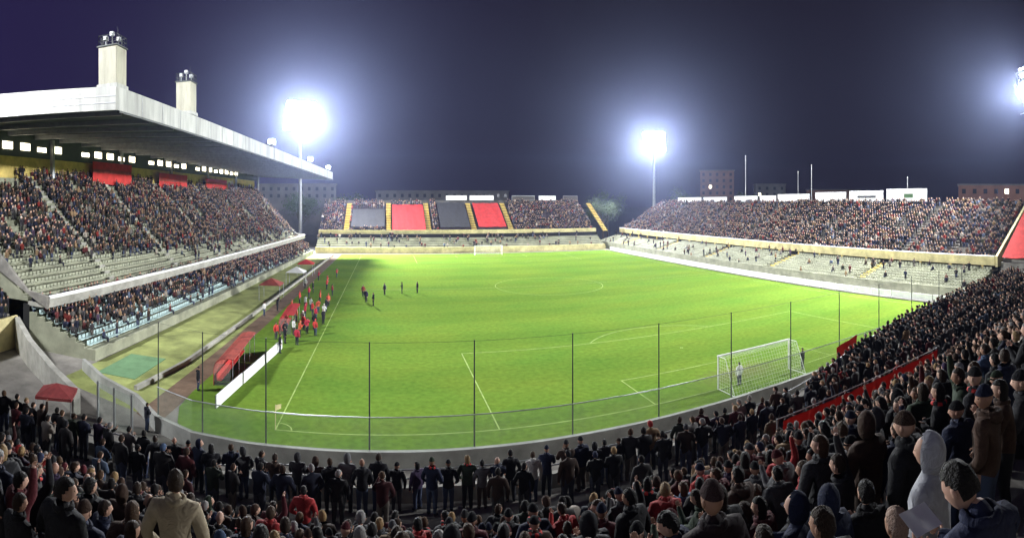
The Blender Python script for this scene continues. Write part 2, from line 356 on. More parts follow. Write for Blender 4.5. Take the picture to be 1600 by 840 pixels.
class Crowd:
    def __init__(s): s.V = []; s.F = []; s.C = []; s.n = 0
    def add(s, proto, pos, yaw, far=True):
        V, F, R = proto; K = len(pos)
        if K == 0: return
        pos = np.array(pos); yaw = np.array(yaw)
        sc = NP.uniform(.93, 1.05, K); wd = NP.uniform(.95, 1.2, K)
        c, si = np.cos(yaw), np.sin(yaw)
        x = V[None, :, 0] * (sc * wd)[:, None]; y = V[None, :, 1] * (sc * wd)[:, None]; z = V[None, :, 2] * sc[:, None]
        P = np.stack([x * c[:, None] - y * si[:, None] + pos[:, 0:1], x * si[:, None] + y * c[:, None] + pos[:, 1:2], z + pos[:, 2:3]], -1)
        s.V.append(P.reshape(-1, 3)); s.F.append((F[None] + (np.arange(K) * len(V))[:, None, None] + s.n).reshape(-1, 3)); s.n += K * len(V)
        pal = np.zeros((K, 4, 3))
        pal[:, 0] = (JC_FAR if far else JC)[NP.choice(len(JC), K, p=JW_FAR if far else JW)] * NP.uniform(.3, .95, (K, 1)) * np.array([1.05, .95, .85])  # jacket tones varied at random and darkened for the shade under the roof
        pal[:, 1] = np.array([(.03, .032, .045), (.05, .06, .1), (.03, .03, .03), (.08, .07, .06)])[NP.choice(4, K)]
        pal[:, 2] = np.array([.42, .26, .19]) * NP.uniform(.75, 1.2, (K, 1))
        hh = np.array([h[1] for h in HAIRC])[NP.choice(5, K, p=HW)]
        hat = NP.rand(K) < .2; hh[hat] = JC[NP.choice(len(JC), hat.sum(), p=JW)] * 1.3
        pal[:, 3] = hh
        s.C.append(pal[:, R].reshape(-1, 3))
    def build(s, name):
        V = np.concatenate(s.V); F = np.concatenate(s.F); C = np.concatenate(s.C)
        me = bpy.data.meshes.new(name); me.vertices.add(len(V)); me.vertices.foreach_set('co', V.astype(np.float32).ravel())
        me.loops.add(len(F) * 3); me.loops.foreach_set('vertex_index', F.astype(np.int32).ravel())
        me.polygons.add(len(F)); me.polygons.foreach_set('loop_start', np.arange(0, len(F) * 3, 3, dtype=np.int32)); me.polygons.foreach_set('loop_total', np.full(len(F), 3, dtype=np.int32))
        at = me.attributes.new('tint', 'FLOAT_COLOR', 'FACE'); at.data.foreach_set('color', np.concatenate([C, np.ones((len(C), 1))], 1).astype(np.float32).ravel())
        me.update(); me.validate()
        m = bpy.data.materials.new('crowd_clothes'); m.use_nodes = True; n = m.node_tree; p = n.nodes['Principled BSDF']; p.inputs['Roughness'].default_value = .85; p.inputs['Specular IOR Level'].default_value = .2
        a = n.nodes.new('ShaderNodeAttribute'); a.attribute_name = 'tint'; n.links.new(a.outputs['Color'], p.inputs['Base Color'])
        me.materials.append(m)
        o = bpy.data.objects.new(name, me); COL.objects.link(o); return o
crowd = Crowd(); FAR_ST = far_figure(False); FAR_SE = far_figure(True)
from mathutils import noise as mnoise
def fill_far(pts_fn):
    pts_fn = [p for p in pts_fn if mnoise.noise(Vector((p[0] * .35, p[1] * .35, 3.1))) > -.42 + .25 * RND.random() - .1]
    fill_far_(pts_fn)
def fill_far_(pts_fn):
    """pts_fn yields (x, y, z, yaw, seated)"""
    st = []; se = []
    for x, y, z, a, s in pts_fn: (se if s else st).append((x, y, z, a))
    for L, P in ((st, FAR_ST), (se, FAR_SE)):
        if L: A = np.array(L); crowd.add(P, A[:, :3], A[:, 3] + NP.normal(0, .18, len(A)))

# ------------------------------------------------------------------ ruled stands
class Ruled:
    """a straight stand between a near section (a) and a far section (b); t = 0..1 along it"""
    def __init__(s, ya, yb, axis='y'): s.ya, s.yb, s.axis = ya, yb, axis
    def P(s, xa, xb, z, t):
        x = xa + (xb - xa) * t; y = s.ya + (s.yb - s.ya) * t
        return (x, y, z) if s.axis == 'y' else (y, x, z)
def strip(mb, R, prof, t0=0, t1=1, m=0, n=1):
    """closed profile [(xa, xb, z)...] swept from t0 to t1"""
    k = len(prof)
    for i in range(n):
        a = t0 + (t1 - t0) * i / n; b = t0 + (t1 - t0) * (i + 1) / n
        mb.poly([R.P(*p, a) for p in prof] + [R.P(*p, b) for p in prof], [(j, (j + 1) % k, k + (j + 1) % k, k + j) for j in range(k)] + ([tuple(range(k))] if i == 0 else []) + ([tuple(range(2 * k - 1, k - 1, -1))] if i == n - 1 else []), m)
def steps(p0, p1, n, zbase):
    """stepped closed profile from p0 to p1 in n rows"""
    L = []
    for i in range(n):
        f0 = i / n; f1 = (i + 1) / n
        z = p0[2] + (p1[2] - p0[2]) * (i / max(n - 1, 1))
        L += [(p0[0] + (p1[0] - p0[0]) * f0, p0[1] + (p1[1] - p0[1]) * f0, z), (p0[0] + (p1[0] - p0[0]) * f1, p0[1] + (p1[1] - p0[1]) * f1, z)]
    L += [(p1[0], p1[1], zbase), (p0[0], p0[1], zbase)]
    return L
def row_pts(p0, p1, n, i, f=.55):
    q = (i + f) / n; return p0[0] + (p1[0] - p0[0]) * q, p0[1] + (p1[1] - p0[1]) * q, p0[2] + (p1[2] - p0[2]) * (i / max(n - 1, 1))
def seat_mb(mb, R, p0, p1, n, rows, length, sx, t0=0, t1=1, skip=None):
    """small moulded seats, sx = direction of the backrest in x"""
    for i in rows:
        xa, xb, z = row_pts(p0, p1, n, i, .5); K = int(length * (t1 - t0) / .56)
        for k in range(K):
            t = t0 + (t1 - t0) * (k + .5) / K
            if skip and skip(i, t): continue
            c = R.P(xa, xb, z, t)
            def bx(a0, a1, b0, b1, z0, z1):
                if R.axis == 'y': mb.box(c[0] + min(a0 * sx, a1 * sx), c[0] + max(a0 * sx, a1 * sx), c[1] + b0, c[1] + b1, c[2] + z0, c[2] + z1)
                else: mb.box(c[0] + b0, c[0] + b1, c[1] + min(a0 * sx, a1 * sx), c[1] + max(a0 * sx, a1 * sx), c[2] + z0, c[2] + z1)
            bx(-.2, .18, -.22, .22, .3, .36); bx(.18, .22, -.22, .22, .34, .68)

# ---- main stand on the left
LS = Ruled(39, 142)
ms = empty('grandstand', (-32, 90, 0))
tag(ms, 'roofed two-tier main stand along the left touchline, with white roof edge', 'grandstand')
ms_inv = Matrix.Translation((32, -90, 0))
def child(o, root):
    o.parent = root; o.matrix_parent_inverse = root.matrix_basis.inverted(); return o
LT0, LT1, LTN = (-24.9, -20.6, 1.0), (-32.2, -25.2, 3.5), 8
mb = MB(); strip(mb, LS, steps(LT0, LT1, LTN, 0), n=1); child(mb.build('lower_terrace', M['concrete_green']), ms)
mb = MB(); strip(mb, LS, [(-24.6, -20.3, 0), (-24.6, -20.3, 1.02), (-24.88, -20.58, 1.02), (-24.88, -20.58, 0)]); child(mb.build('front_wall', M['concrete_green']), ms)
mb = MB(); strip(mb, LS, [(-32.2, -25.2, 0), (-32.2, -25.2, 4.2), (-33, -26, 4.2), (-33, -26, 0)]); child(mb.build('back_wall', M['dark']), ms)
# balcony slab and parapet
UT0, UT1, UTN = (-32.4, -25.0, 5.0), (-46, -37.2, 17.3), 20
mb = MB(); strip(mb, LS, [(-30, -23, 4.1), (-30, -23, 4.5), (-32.4, -25.0, 4.5), (-32.4, -25.0, 4.1)]); child(mb.build('balcony_slab', M['concrete']), ms)
mb = MB(); strip(mb, LS, [(-29.75, -22.75, 4.5), (-29.75, -22.75, 5.0), (-29.98, -22.98, 5.0), (-29.98, -22.98, 4.5)]); child(mb.build('parapet', M['concrete']), ms)
mb = MB(); strip(mb, LS, [(-29.68, -22.68, 5.01), (-29.68, -22.68, 5.25), (-30.1, -23.1, 5.25), (-30.1, -23.1, 5.01)]); child(mb.build('coping', M['white']), ms)
mb = MB(); strip(mb, LS, steps(UT0, UT1, UTN, 4.5)); child(mb.build('upper_terrace', M['concrete_green']), ms)
mb = MB(); strip(mb, LS, [(-46, -37.2, 0), (-46, -37.2, 20.2), (-46.5, -37.7, 20.2), (-46.5, -37.7, 0)]); child(mb.build('rear_wall', M['yellow']), ms)
# near end wall of the stand
def end_wall(t, th, mat_, name):
    a = LS.P(-29.8, -22.8, 0, t); b = LS.P(-46.3, -37.5, 0, t); y = a[1]
    m_ = MB(); pr = [(a[0], 4.1), (a[0], 5.3), (a[0] - 2.4, 5.6), (b[0], 18.0), (b[0], 12.5)]
    m_.poly([(x, y, z) for x, z in pr] + [(x, y + th, z) for x, z in pr], [(0, 1, 2, 3, 4), (9, 8, 7, 6, 5)] + [(i, (i + 1) % 5, 5 + (i + 1) % 5, 5 + i) for i in range(5)])
    return child(m_.build(name, mat_), ms)
end_wall(0, -.35, M['concrete_dirty'], 'end_wall'); end_wall(1, .35, M['concrete'], 'end_wall')
# stair aisles as yellowish strips of steps
for t in (.14, .3, .46, .62, .78, .92):
    mb = MB()
    for i in range(UTN):
        xa, xb, z = row_pts(UT0, UT1, UTN, i, .0); xc, xd, _ = row_pts(UT0, UT1, UTN, i, .5)
        strip(mb, LS, [(xa, xb, z + .003), (xa, xb, z + .3), (xc, xd, z + .3), (xc, xd, z + .003)], t - .005, t + .005)
    child(mb.build('stair', M['concrete']), ms)
sm = MB(); seat_mb(sm, LS, UT0, UT1, UTN, range(0, 9), 103, -1, 0, .55); so = child(sm.build('seating', M['seat_green']), ms); so['kind'] = 'stuff'
sm = MB(); seat_mb(sm, LS, LT0, LT1, LTN, range(0, LTN), 103, -1, 0, .7); so = child(sm.build('seating', M['seat_blue']), ms); so['kind'] = 'stuff'
# press boxes / windows strip at the back, under the roof
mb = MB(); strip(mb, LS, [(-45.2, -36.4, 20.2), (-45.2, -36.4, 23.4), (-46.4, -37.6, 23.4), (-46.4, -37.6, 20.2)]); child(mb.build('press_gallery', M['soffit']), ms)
for i in range(26):
    t = .06 + i * .031
    if i in (5, 11, 17): continue
    mb = MB(); hgt = .95 if i % 3 else .6
    strip(mb, LS, [(-45.12, -36.32, 21.0), (-45.12, -36.32, 21.0 + hgt), (-45.17, -36.37, 21.0 + hgt), (-45.17, -36.37, 21.0)], t, t + .017)
    child(mb.build('lit_window', M['lit']), ms)
# roof
RA, RB = (-21.9, -15.3), (-47.5, -38.7)      # front / back x at near and far end
mb = MB()
RS = Ruled(38.4, 145)
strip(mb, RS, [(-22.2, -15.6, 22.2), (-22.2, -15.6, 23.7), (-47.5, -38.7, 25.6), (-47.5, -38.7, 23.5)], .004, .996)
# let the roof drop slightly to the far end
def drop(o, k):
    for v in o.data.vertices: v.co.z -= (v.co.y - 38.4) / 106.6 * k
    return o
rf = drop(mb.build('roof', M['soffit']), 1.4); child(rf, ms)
mb = MB(); n_b = 22
for i in range(n_b):
    t = .01 + .98 * i / (n_b - 1)
    strip(mb, RS, [(-22.3, -15.7, 21.75), (-22.3, -15.7, 22.18), (-47, -38.2, 23.46), (-47, -38.2, 22.9)], t - .0012, t + .0012)
bo = drop(mb.build('roof_beam', M['steel']), 1.4); bo.parent = rf
mb = MB(); strip(mb, RS, [(-21.9, -15.3, 22.0), (-21.9, -15.3, 24.0), (-22.15, -15.55, 24.0), (-22.15, -15.55, 22.0)])
fo = drop(mb.build('fascia', M['fascia']), 1.4); fo.parent = rf
mb = MB(); mb.hexa([(-22.0, 38.1, 22.0), (-21.9, 38.38, 22.0), (-47.5, 38.38, 23.3), (-47.5, 38.1, 23.3), (-22.0, 38.1, 24.0), (-21.9, 38.38, 24.0), (-47.5, 38.38, 25.9), (-47.5, 38.1, 25.9)])
fo = mb.build('fascia', M['fascia']); fo.parent = rf
mb = MB()
for zz in (22.6, 23.2): mb.hexa([(-22.0, 38.05, zz), (-22.0, 38.098, zz), (-47.5, 38.098, zz + 1.4), (-47.5, 38.05, zz + 1.4), (-22.0, 38.05, zz + .05), (-22.0, 38.098, zz + .05), (-47.5, 38.098, zz + 1.45), (-47.5, 38.05, zz + 1.45)])
fo = mb.build('seam', M['steel']); fo.parent = rf
for i in range(1, 27):
    t = i / 27; c = RS.P(-21.9, -15.3, 0, t); mb = MB(); mb.box(c[0] + .002, c[0] + .03, c[1] - .03, c[1] + .03, 22.02 - 1.4 * t, 23.98 - 1.4 * t); q_ = mb.build('panel_joint', M['steel']); q_.parent = rf
mb = MB(); strip(mb, RS, [(-21.8, -15.2, 21.8), (-21.8, -15.2, 21.98), (-22.0, -15.4, 21.98), (-22.0, -15.4, 21.8)]); q_ = drop(mb.build('gutter', M['dark_steel']), 1.4); q_.parent = rf
# columns at the rear
for i in range(7):
    t = .02 + i * .16; c = RS.P(-45.0, -36.2, 0, t); mb = MB(); mb.box(c[0] - .25, c[0] + .25, c[1] - .25, c[1] + .25, 17.5, 23.0 - 1.4 * t); child(mb.build('column', M['steel']), ms)
# towers on the roof
def roof_tower(x, y, z, w_, h_, lab):
    r = empty('roof_tower', (x, y, z)); tag(r, lab, 'tower', 'cream towers on the main stand roof')
    b = MB().box(-w_ / 2, w_ / 2, -w_ / 2, w_ / 2, 0, h_).build('shaft', M['tower'], r, bevel=.05)
    MB().box(-w_ / 2 - .12, w_ / 2 + .12, -w_ / 2 - .12, w_ / 2 + .12, 0, .35).build('base', M['fascia'], r)
    MB().box(-w_ / 2 - .1, w_ / 2 + .1, -w_ / 2 - .1, w_ / 2 + .1, h_, h_ + .12).build('cap', M['dark_steel'], r)
    g = MB()
    for i in range(5):
        a = -w_ / 2 + w_ * i / 4
        for p in ((a, -w_ / 2), (a, w_ / 2), (-w_ / 2, a), (w_ / 2, a)): g.tube((p[0], p[1], h_ + .1), (p[0], p[1], h_ + 1.0), .025, n=5)
    for zz in (.55, 1.0):
        for q in range(4):
            c = [(-1, -1), (1, -1), (1, 1), (-1, 1)]; a = c[q]; b_ = c[(q + 1) % 4]
            g.tube((a[0] * w_ / 2, a[1] * w_ / 2, h_ + zz), (b_[0] * w_ / 2, b_[1] * w_ / 2, h_ + zz), .025, n=5)
    g.build('railing', M['dark_steel'], r)
    for (lx, ly, hh) in ((-.5, -.3, .8), (.08, -.2, 1.15), (.55, .1, .7)):
        l = MB().tube((lx, ly, h_ + .1), (lx, ly, h_ + hh), .05, n=6).box(lx - .16, lx + .16, ly - .18, ly + .16, h_ + hh - .1, h_ + hh + .26).build('spotlight', M['steel'], r)
        MB().box(lx - .12, lx + .12, ly - .21, ly - .183, h_ + hh - .05, h_ + hh + .2).build('lens', M['white'], l)
    MB().tube((.3, .4, h_ + .1), (.3, .4, h_ + 2.0), .03, .012, n=5).build('aerial', M['dark_steel'], r)
roof_tower(-22.95, 39.2, 24.0, 1.8, 3.6, 'larger cream tower on the near corner of the main stand roof')
roof_tower(-22.0, 53.9, 23.9, 1.75, 3.6, 'cream tower further along the main stand roof edge, behind the corner one')
for y_, nm in ((85.5, 'small lit floodlight on the roof edge just beneath the far left mast'), (116.4, 'small lit floodlight in the middle of the roof edge, further out'), (140, 'small lit floodlight at the far tip of the main stand roof')):
    t = (y_ - 38.4) / 106.6; x_ = -21.9 + 6.6 * t; z_ = 24 - 1.4 * t
    r = empty('roof_floodlight', (x_ - .2, y_, z_)); tag(r, nm, 'floodlight', 'small floodlights on the roof edge')
    MB().tube((0, 0, -.02), (0, 0, .55), .06, n=6).build('stem', M['steel'], r)
    h = MB().box(-.7, .25, -.7, .7, .5, 1.5).build('housing', M['dark_steel'], r)
    MB().box(.252, .3, -.62, .62, .56, 1.44).poly([(-.6, -.705, .6), (.2, -.705, .6), (.2, -.705, 1.4), (-.6, -.705, 1.4)], [(0, 1, 2, 3)]).build('lens', M['lamp_small'], h)
# red banners on the rear wall
def cloth(name, pts4, nx, nz, amp, mats, parent=None, mi=None, th=.03):
    if M.get('red_thin') in mats: th = .0015
    """draped sheet with folds and thickness between four corners (bl, br, tr, tl)"""
    bl, br, tr, tl = [Vector(p) for p in pts4]; nrm = (br - bl).cross(tl - bl).normalized()
    mbx = MB(); V = []
    for j in range(nz + 1):
        for i in range(nx + 1):
            u = i / nx; v = j / nz
            p = (bl * (1 - u) + br * u) * (1 - v) + (tl * (1 - u) + tr * u) * v
            V.append(p + nrm * amp * (math.sin(u * nx * .9 + v * 1.7) * .6 + math.sin(u * nx * 2.3 + 1 + v * 4) * .4) - Vector((0, 0, amp * .8 * math.sin(u * PI * 3) ** 2 * (1 - v))))
    V2 = [p - nrm * th for p in V]; k = len(V); W_ = nx + 1
    F = []
    for j in range(nz):
        for i in range(nx):
            a = j * W_ + i; F.append((a, a + 1, a + W_ + 1, a + W_)); F.append((k + a, k + a + W_, k + a + W_ + 1, k + a + 1))
    mbx.poly(V + V2, F)
    if mi: mbx.m = [mi(((f // 2) % nx) / nx, (f // 2 // nx) / nz) for f in range(len(F))]
    return mbx.build(name, mats, parent, smooth=True)
for (ya, yb, za, zb, lab) in ((66.5, 77.3, 17.0, 20.4, 'widest red banner on the main stand rear wall, under the larger tower'), (86.5, 97.9, 16.6, 19.6, 'second red banner along the main stand rear wall, above the crowd'), (107, 118.8, 17.2, 19.4, 'dullest and farthest red banner on the main stand rear wall')):
    xa = -46 + 8.8 * (ya - 39) / 103 + 1.2; xb = -46 + 8.8 * (yb - 39) / 103 + 1.2
    o = cloth('banner', [(xa, ya, za), (xb, yb, za), (xb, yb, zb), (xa, ya, zb)], 20, 6, .08, [M['red'], M['red_faded']], mi=lambda u, v: 1 if (v > .45 and v < .62) else 0)
    tag(o, lab, 'banner', 'red banners on the main stand')
# main stand crowd
def left_crowd():
    for i in range(UTN):
        xa, xb, z = row_pts(UT0, UT1, UTN, i, .6)
        for k in range(int(103 / .58)):
            t = (k + .5 + RND.uniform(-.2, .2)) * .58 / 103
            lim = 4.6 * (1 - t / .5)
            if i < lim + RND.uniform(-1.5, 1.5) or RND.random() < (.12 if i > 2 else .6): continue
            if any(abs(t - s_) < .006 for s_ in (.14, .3, .46, .62, .78, .92)): continue
            if t < .12 and i > 16: continue
            x, y, zz = LS.P(xa, xb, z, t); yield x, y, zz, -PI / 2 + .07, RND.random() < .55
    for i in range(LTN):
        xa, xb, z = row_pts(LT0, LT1, LTN, i, .6)
        for k in range(int(103 / .58)):
            t = (k + .5) * .58 / 103
            if i < 2 and RND.random() < (.8 if t < .35 else .4): continue
            if RND.random() < .1: continue
            x, y, zz = LS.P(xa, xb, z, t); yield x, y, zz, -PI / 2 + .07, RND.random() < .6
fill_far(left_crowd())

# ---- small corner terrace left of the main stand's near end
cs = empty('corner_terrace', (-36, 34, 0)); tag(cs, 'small open concrete terrace with spectators in the corner beside the main stand', 'terrace')
CT = Ruled(30.5, 38.4)
C0, C1, CN = (-33.5, -33.5, 2.6), (-43, -43, 8.2), 12
mb = MB(); strip(mb, CT, steps(C0, C1, CN, 0)); child(mb.build('steps', M['concrete_dirty']), cs)
mb = MB(); strip(mb, CT, [(-33.2, -33.2, 0), (-33.2, -33.2, 3.1), (-33.48, -33.48, 3.1), (-33.48, -33.48, 0)]); child(mb.build('front_wall', M['yellow_pale']), cs)
mb = MB(); strip(mb, CT, [(-43.02, -43.02, 0), (-43.02, -43.02, 9), (-43.4, -43.4, 9), (-43.4, -43.4, 0)]); child(mb.build('rear_wall', M['yellow']), cs)
fill_far([(*CT.P(*row_pts(C0, C1, CN, i, .6), (k + .5) / 13), -PI / 2, RND.random() < .3) for i in range(CN) for k in range(14) if RND.random() < .8])

# ---- far stand behind the far goal
FS = Ruled(-20, 64, 'x')
fs = empty('end_stand', (22, 150, 0)); tag(fs, 'far end stand behind the distant goal, split into coloured blocks', 'grandstand')
F0, F1, FN = (143.6, 143.6, 1.2), (149.5, 149.5, 3.9), 7
mb = MB(); strip(mb, FS, steps(F0, F1, FN, 0)); child(mb.build('lower_terrace', M['concrete_green']), fs)
mb = MB(); strip(mb, FS, [(143.2, 143.2, 0), (143.2, 143.2, 1.7), (143.5, 143.5, 1.7), (143.5, 143.5, 0)]); child(mb.build('front_wall', M['yellow_pale']), fs)
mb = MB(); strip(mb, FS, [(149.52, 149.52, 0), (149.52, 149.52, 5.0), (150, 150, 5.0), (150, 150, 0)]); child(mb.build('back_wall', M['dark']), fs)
G0, G1, GN = (151, 151, 5.2), (166, 166, 13.6), 18
mb = MB(); strip(mb, FS, steps(G0, G1, GN, 4.8)); child(mb.build('upper_terrace', M['dark_seat']), fs)
mb = MB(); strip(mb, FS, [(150.1, 150.1, 4.9), (150.1, 150.1, 6.1), (150.4, 150.4, 6.1), (150.4, 150.4, 4.9)]); child(mb.build('parapet', M['yellow_pale']), fs)
mb = MB(); strip(mb, FS, [(166.1, 166.1, 0), (166.1, 166.1, 14.8), (166.5, 166.5, 14.8), (166.5, 166.5, 0)]); child(mb.build('rear_wall', M['render']), fs)
def fx(px): return math.tan((px - 605) / 810) * 157
for px in (543, 607, 668, 737, 793, 934):
    mb = MB(); x = fx(px)
    for i in range(GN):
        y0 = 151 + 15 * i / GN; z = 5.2 + 8.4 * i / (GN - 1); mb.box(x - .75, x + .75, y0, y0 + .42, z + .003, z + .26); mb.box(x - .75, x + .75, y0 - .35, y0 - .005, z + .003 - .05, z + .06)
    child(mb.build('stair', M['yellow']), fs)
def slope_cloth(xa, xb, la, lb, m_, lab, grp):
    # draped over the rows of the upper terrace
    def P(x, l): return (x, 151 + 15 * l, 5.2 + 8.4 * l + 1.0)
    o = cloth('crowd_banner', [P(xa, la), P(xb, la), P(xb, lb), P(xa, lb)], 16, 10, .12, m_); tag(o, lab, 'banner', grp)
slope_cloth(fx(613), fx(663), .0, .86, [M['block_red']], 'red sheet over the left block of the far stand, between dark blocks', 'sheets over the far stand')
slope_cloth(fx(744), fx(786), .08, .92, [M['block_red']], 'vivid red sheet over a block of the far stand, beside the black one', 'sheets over the far stand')
slope_cloth(fx(550), fx(601), .1, .7, [M['black_cloth']], 'dark sheet over the leftmost block of the far stand', 'sheets over the far stand')
slope_cloth(fx(686), fx(731), .08, .94, [M['black_cloth']], 'black sheet over the middle block of the far stand', 'sheets over the far stand')
for (pa, pb, wv) in ((697, 729, 1), (734, 771, 1), (800, 835, 0), (842, 868, 1), (880, 902, 0)):
    xa, xb = fx(pa) * 166 / 157, fx(pb) * 166 / 157
    r = empty('billboard', ((xa + xb) / 2, 165.9, 14.8)); wd = (xb - xa) / 2
    tag(r, {697: 'long white lit panel above the black sheet on the far stand', 734: 'long white lit panel above the red sheet on the far stand', 800: 'dim panel right of the lit pair on the far stand top', 842: 'pale panel above the packed right half of the far stand', 880: 'smallest dim panel at the right of the far stand top'}[pa], 'billboard', 'panels on top of the far stand')
    MB().box(-wd, wd, 0, .12, .1, 1.5).build('board', M['lit_white'] if wv else M['render'], r)
    MB().box(-wd - .08, wd + .08, .125, .2, .02, 1.58).build('frame', M['steel'], r)
    for q in (-.8, .8): MB().tube((q * wd, .25, -1.2), (q * wd, .25, 1.3), .06, n=6).build('post', M['steel'], r)
def far_crowd():
    for i in range(GN):
        xa, xb, z = row_pts(G0, G1, GN, i, .6)
        for k in range(int(84 / .62)):
            x = -20 + (k + .5) * .62
            if any(abs(x - fx(p)) < 1 for p in (543, 607, 668, 737, 793, 934)): continue
            if fx(549) < x < fx(602) and 1 < i < 14: continue
            if fx(612) < x < fx(664) and i < 15: continue
            if fx(684) < x < fx(733): continue
            if fx(742) < x < fx(788): continue
            if RND.random() < (.16 if x > fx(795) else .3): continue
            yield x, xa, z, PI, RND.random() < .4
    for i in range(FN):
        xa, xb, z = row_pts(F0, F1, FN, i, .6)
        for k in range(120):
            if RND.random() < .13: yield -20 + RND.random() * 84, xa, z, PI, RND.random() < .5
fill_far(far_crowd())

# ---- side stand on the right
RR = Ruled(32, 158)
rs = empty('side_stand', (78, 95, 0)); tag(rs, 'long open stand full of people along the right touchline', 'grandstand')
R0, R1, RN = (66.6, 66.6, 1.2), (75.2, 75.2, 3.3), 9
mb = MB(); strip(mb, RR, steps(R0, R1, RN, 0)); child(mb.build('lower_terrace', M['concrete_green']), rs)
mb = MB(); strip(mb, RR, [(66.2, 66.2, 0), (66.2, 66.2, 1.9), (66.5, 66.5, 1.9), (66.5, 66.5, 0)]); child(mb.build('front_wall', M['concrete_green']), rs)
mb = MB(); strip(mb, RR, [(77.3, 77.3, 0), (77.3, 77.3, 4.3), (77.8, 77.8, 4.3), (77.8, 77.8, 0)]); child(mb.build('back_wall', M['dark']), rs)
mb = MB(); strip(mb, RR, [(75.22, 75.22, 3.2), (75.22, 75.22, 3.3), (77.28, 77.28, 3.3), (77.28, 77.28, 3.2)]); child(mb.build('gangway', M['concrete_dirty']), rs)
mb = MB(); strip(mb, RR, [(75.9, 75.9, 4.1), (75.9, 75.9, 5.5), (76.15, 76.15, 5.5), (76.15, 76.15, 4.1)]); child(mb.build('parapet', M['yellow_pale']), rs)
mb = MB(); strip(mb, RR, [(75.85, 75.85, 5.52), (75.85, 75.85, 5.66), (76.2, 76.2, 5.66), (76.2, 76.2, 5.52)]); child(mb.build('coping', M['white']), rs)
S0, S1, SN = (76.2, 76.2, 4.6), (92, 92, 13.4), 20
mb = MB(); strip(mb, RR, steps(S0, S1, SN, 4.31)); child(mb.build('upper_terrace', M['concrete_dirty']), rs)
mb = MB(); strip(mb, RR, [(92.1, 92.1, 0), (92.1, 92.1, 14.3), (92.5, 92.5, 14.3), (92.5, 92.5, 0)]); child(mb.build('rear_wall', M['render']), rs)
for i in range(22):      # pillars under the balcony
    y_ = 34 + i * 5.8; mb = MB(); mb.box(75.95, 76.2, y_, y_ + .35, 3.3, 4.09); child(mb.build('pillar', M['yellow']), rs)
for y_ in (52, 74, 96, 118, 140):   # diagonal stairs through the lower terrace
    mb = MB()
    for i in range(RN):
        f = 66.6 + 8.6 * i / RN; z = 1.2 + 2.1 * i / (RN - 1); mb.box(f + .02, f + .5, y_, y_ + 1.2, z + .003, z + .14)
    child(mb.build('stair', M['yellow']), rs)
sm = MB(); seat_mb(sm, RR, R0, R1, RN, range(0, RN), 126, 1, .0, .75, skip=lambda i, t: any(abs(32 + 126 * t - (y_ + .6)) < 1 for y_ in (52, 74, 96, 118))); so = child(sm.build('seating', M['seat_green']), rs); so['kind'] = 'stuff'
# end wall (yellow edged) and red block past it
mb = MB(); pr = [(75.9, 3.9), (75.9, 5.6), (92, 15.0), (92, 3.9)]
mb.poly([(x, 31.9, z) for x, z in pr] + [(x, 31.5, z) for x, z in pr], [(0, 1, 2, 3), (7, 6, 5, 4)] + [(i, (i + 1) % 4, 4 + (i + 1) % 4, 4 + i) for i in range(4)]); child(mb.build('end_wall', M['yellow_pale']), rs)
def right_crowd():
    for i in range(SN):
        xa, xb, z = row_pts(S0, S1, SN, i, .6)
        for k in range(int(126 / .6)):
            y = 32.5 + (k + .5) * .6
            if y > 157 or RND.random() < .12: continue
            if any(abs(y - s_) < .7 for s_ in (50, 72, 95, 117, 139)): continue
            yield xa, y, z, PI / 2, RND.random() < .45
    for i in range(RN):
        xa, xb, z = row_pts(R0, R1, RN, i, .6)
        for k in range(200):
            if RND.random() < .06: yield xa, 33 + RND.random() * 124, z, PI / 2, RND.random() < .5
fill_far(right_crowd())
rc = empty('corner_block', (86, 27, 0)); tag(rc, 'corner seating block covered in red, past the yellow end wall', 'grandstand')
CB = Ruled(19, 31.2)
mb = MB(); strip(mb, CB, steps((76.5, 76.5, 4.6), (94, 94, 16.4), 20, 0)); child(mb.build('steps', M['concrete_dirty']), rc)
o = cloth('red_cover', [(76.5, 19.2, 5.4), (76.5, 31.0, 5.4), (94, 31.0, 17.2), (94, 19.2, 17.2)], 10, 14, .1, [M['red']]); child(o, rc)
# white perimeter board by the right touchline
n_bd = 30
for i in range(n_bd):
    y0 = 33 + i * 3.55
    if i == 0:
        pb = empty('perimeter_board', (63.9, y0, 0)); MB().box(-.05, .05, 0, 3.4, .08, 1.05).build('panel', M['white'], pb)
        
        for q in (.1, 3.2): MB().box(.055, .1, q, q + .1, 0, 1.0).build('bracket', M['steel'], pb); c = pb
    else: c = copy_tree(pb); c.location = (63.9, y0, 0)
    tag(c, 'white advertising board in the row along the right touchline', 'board', 'white perimeter boards by the right touchline')
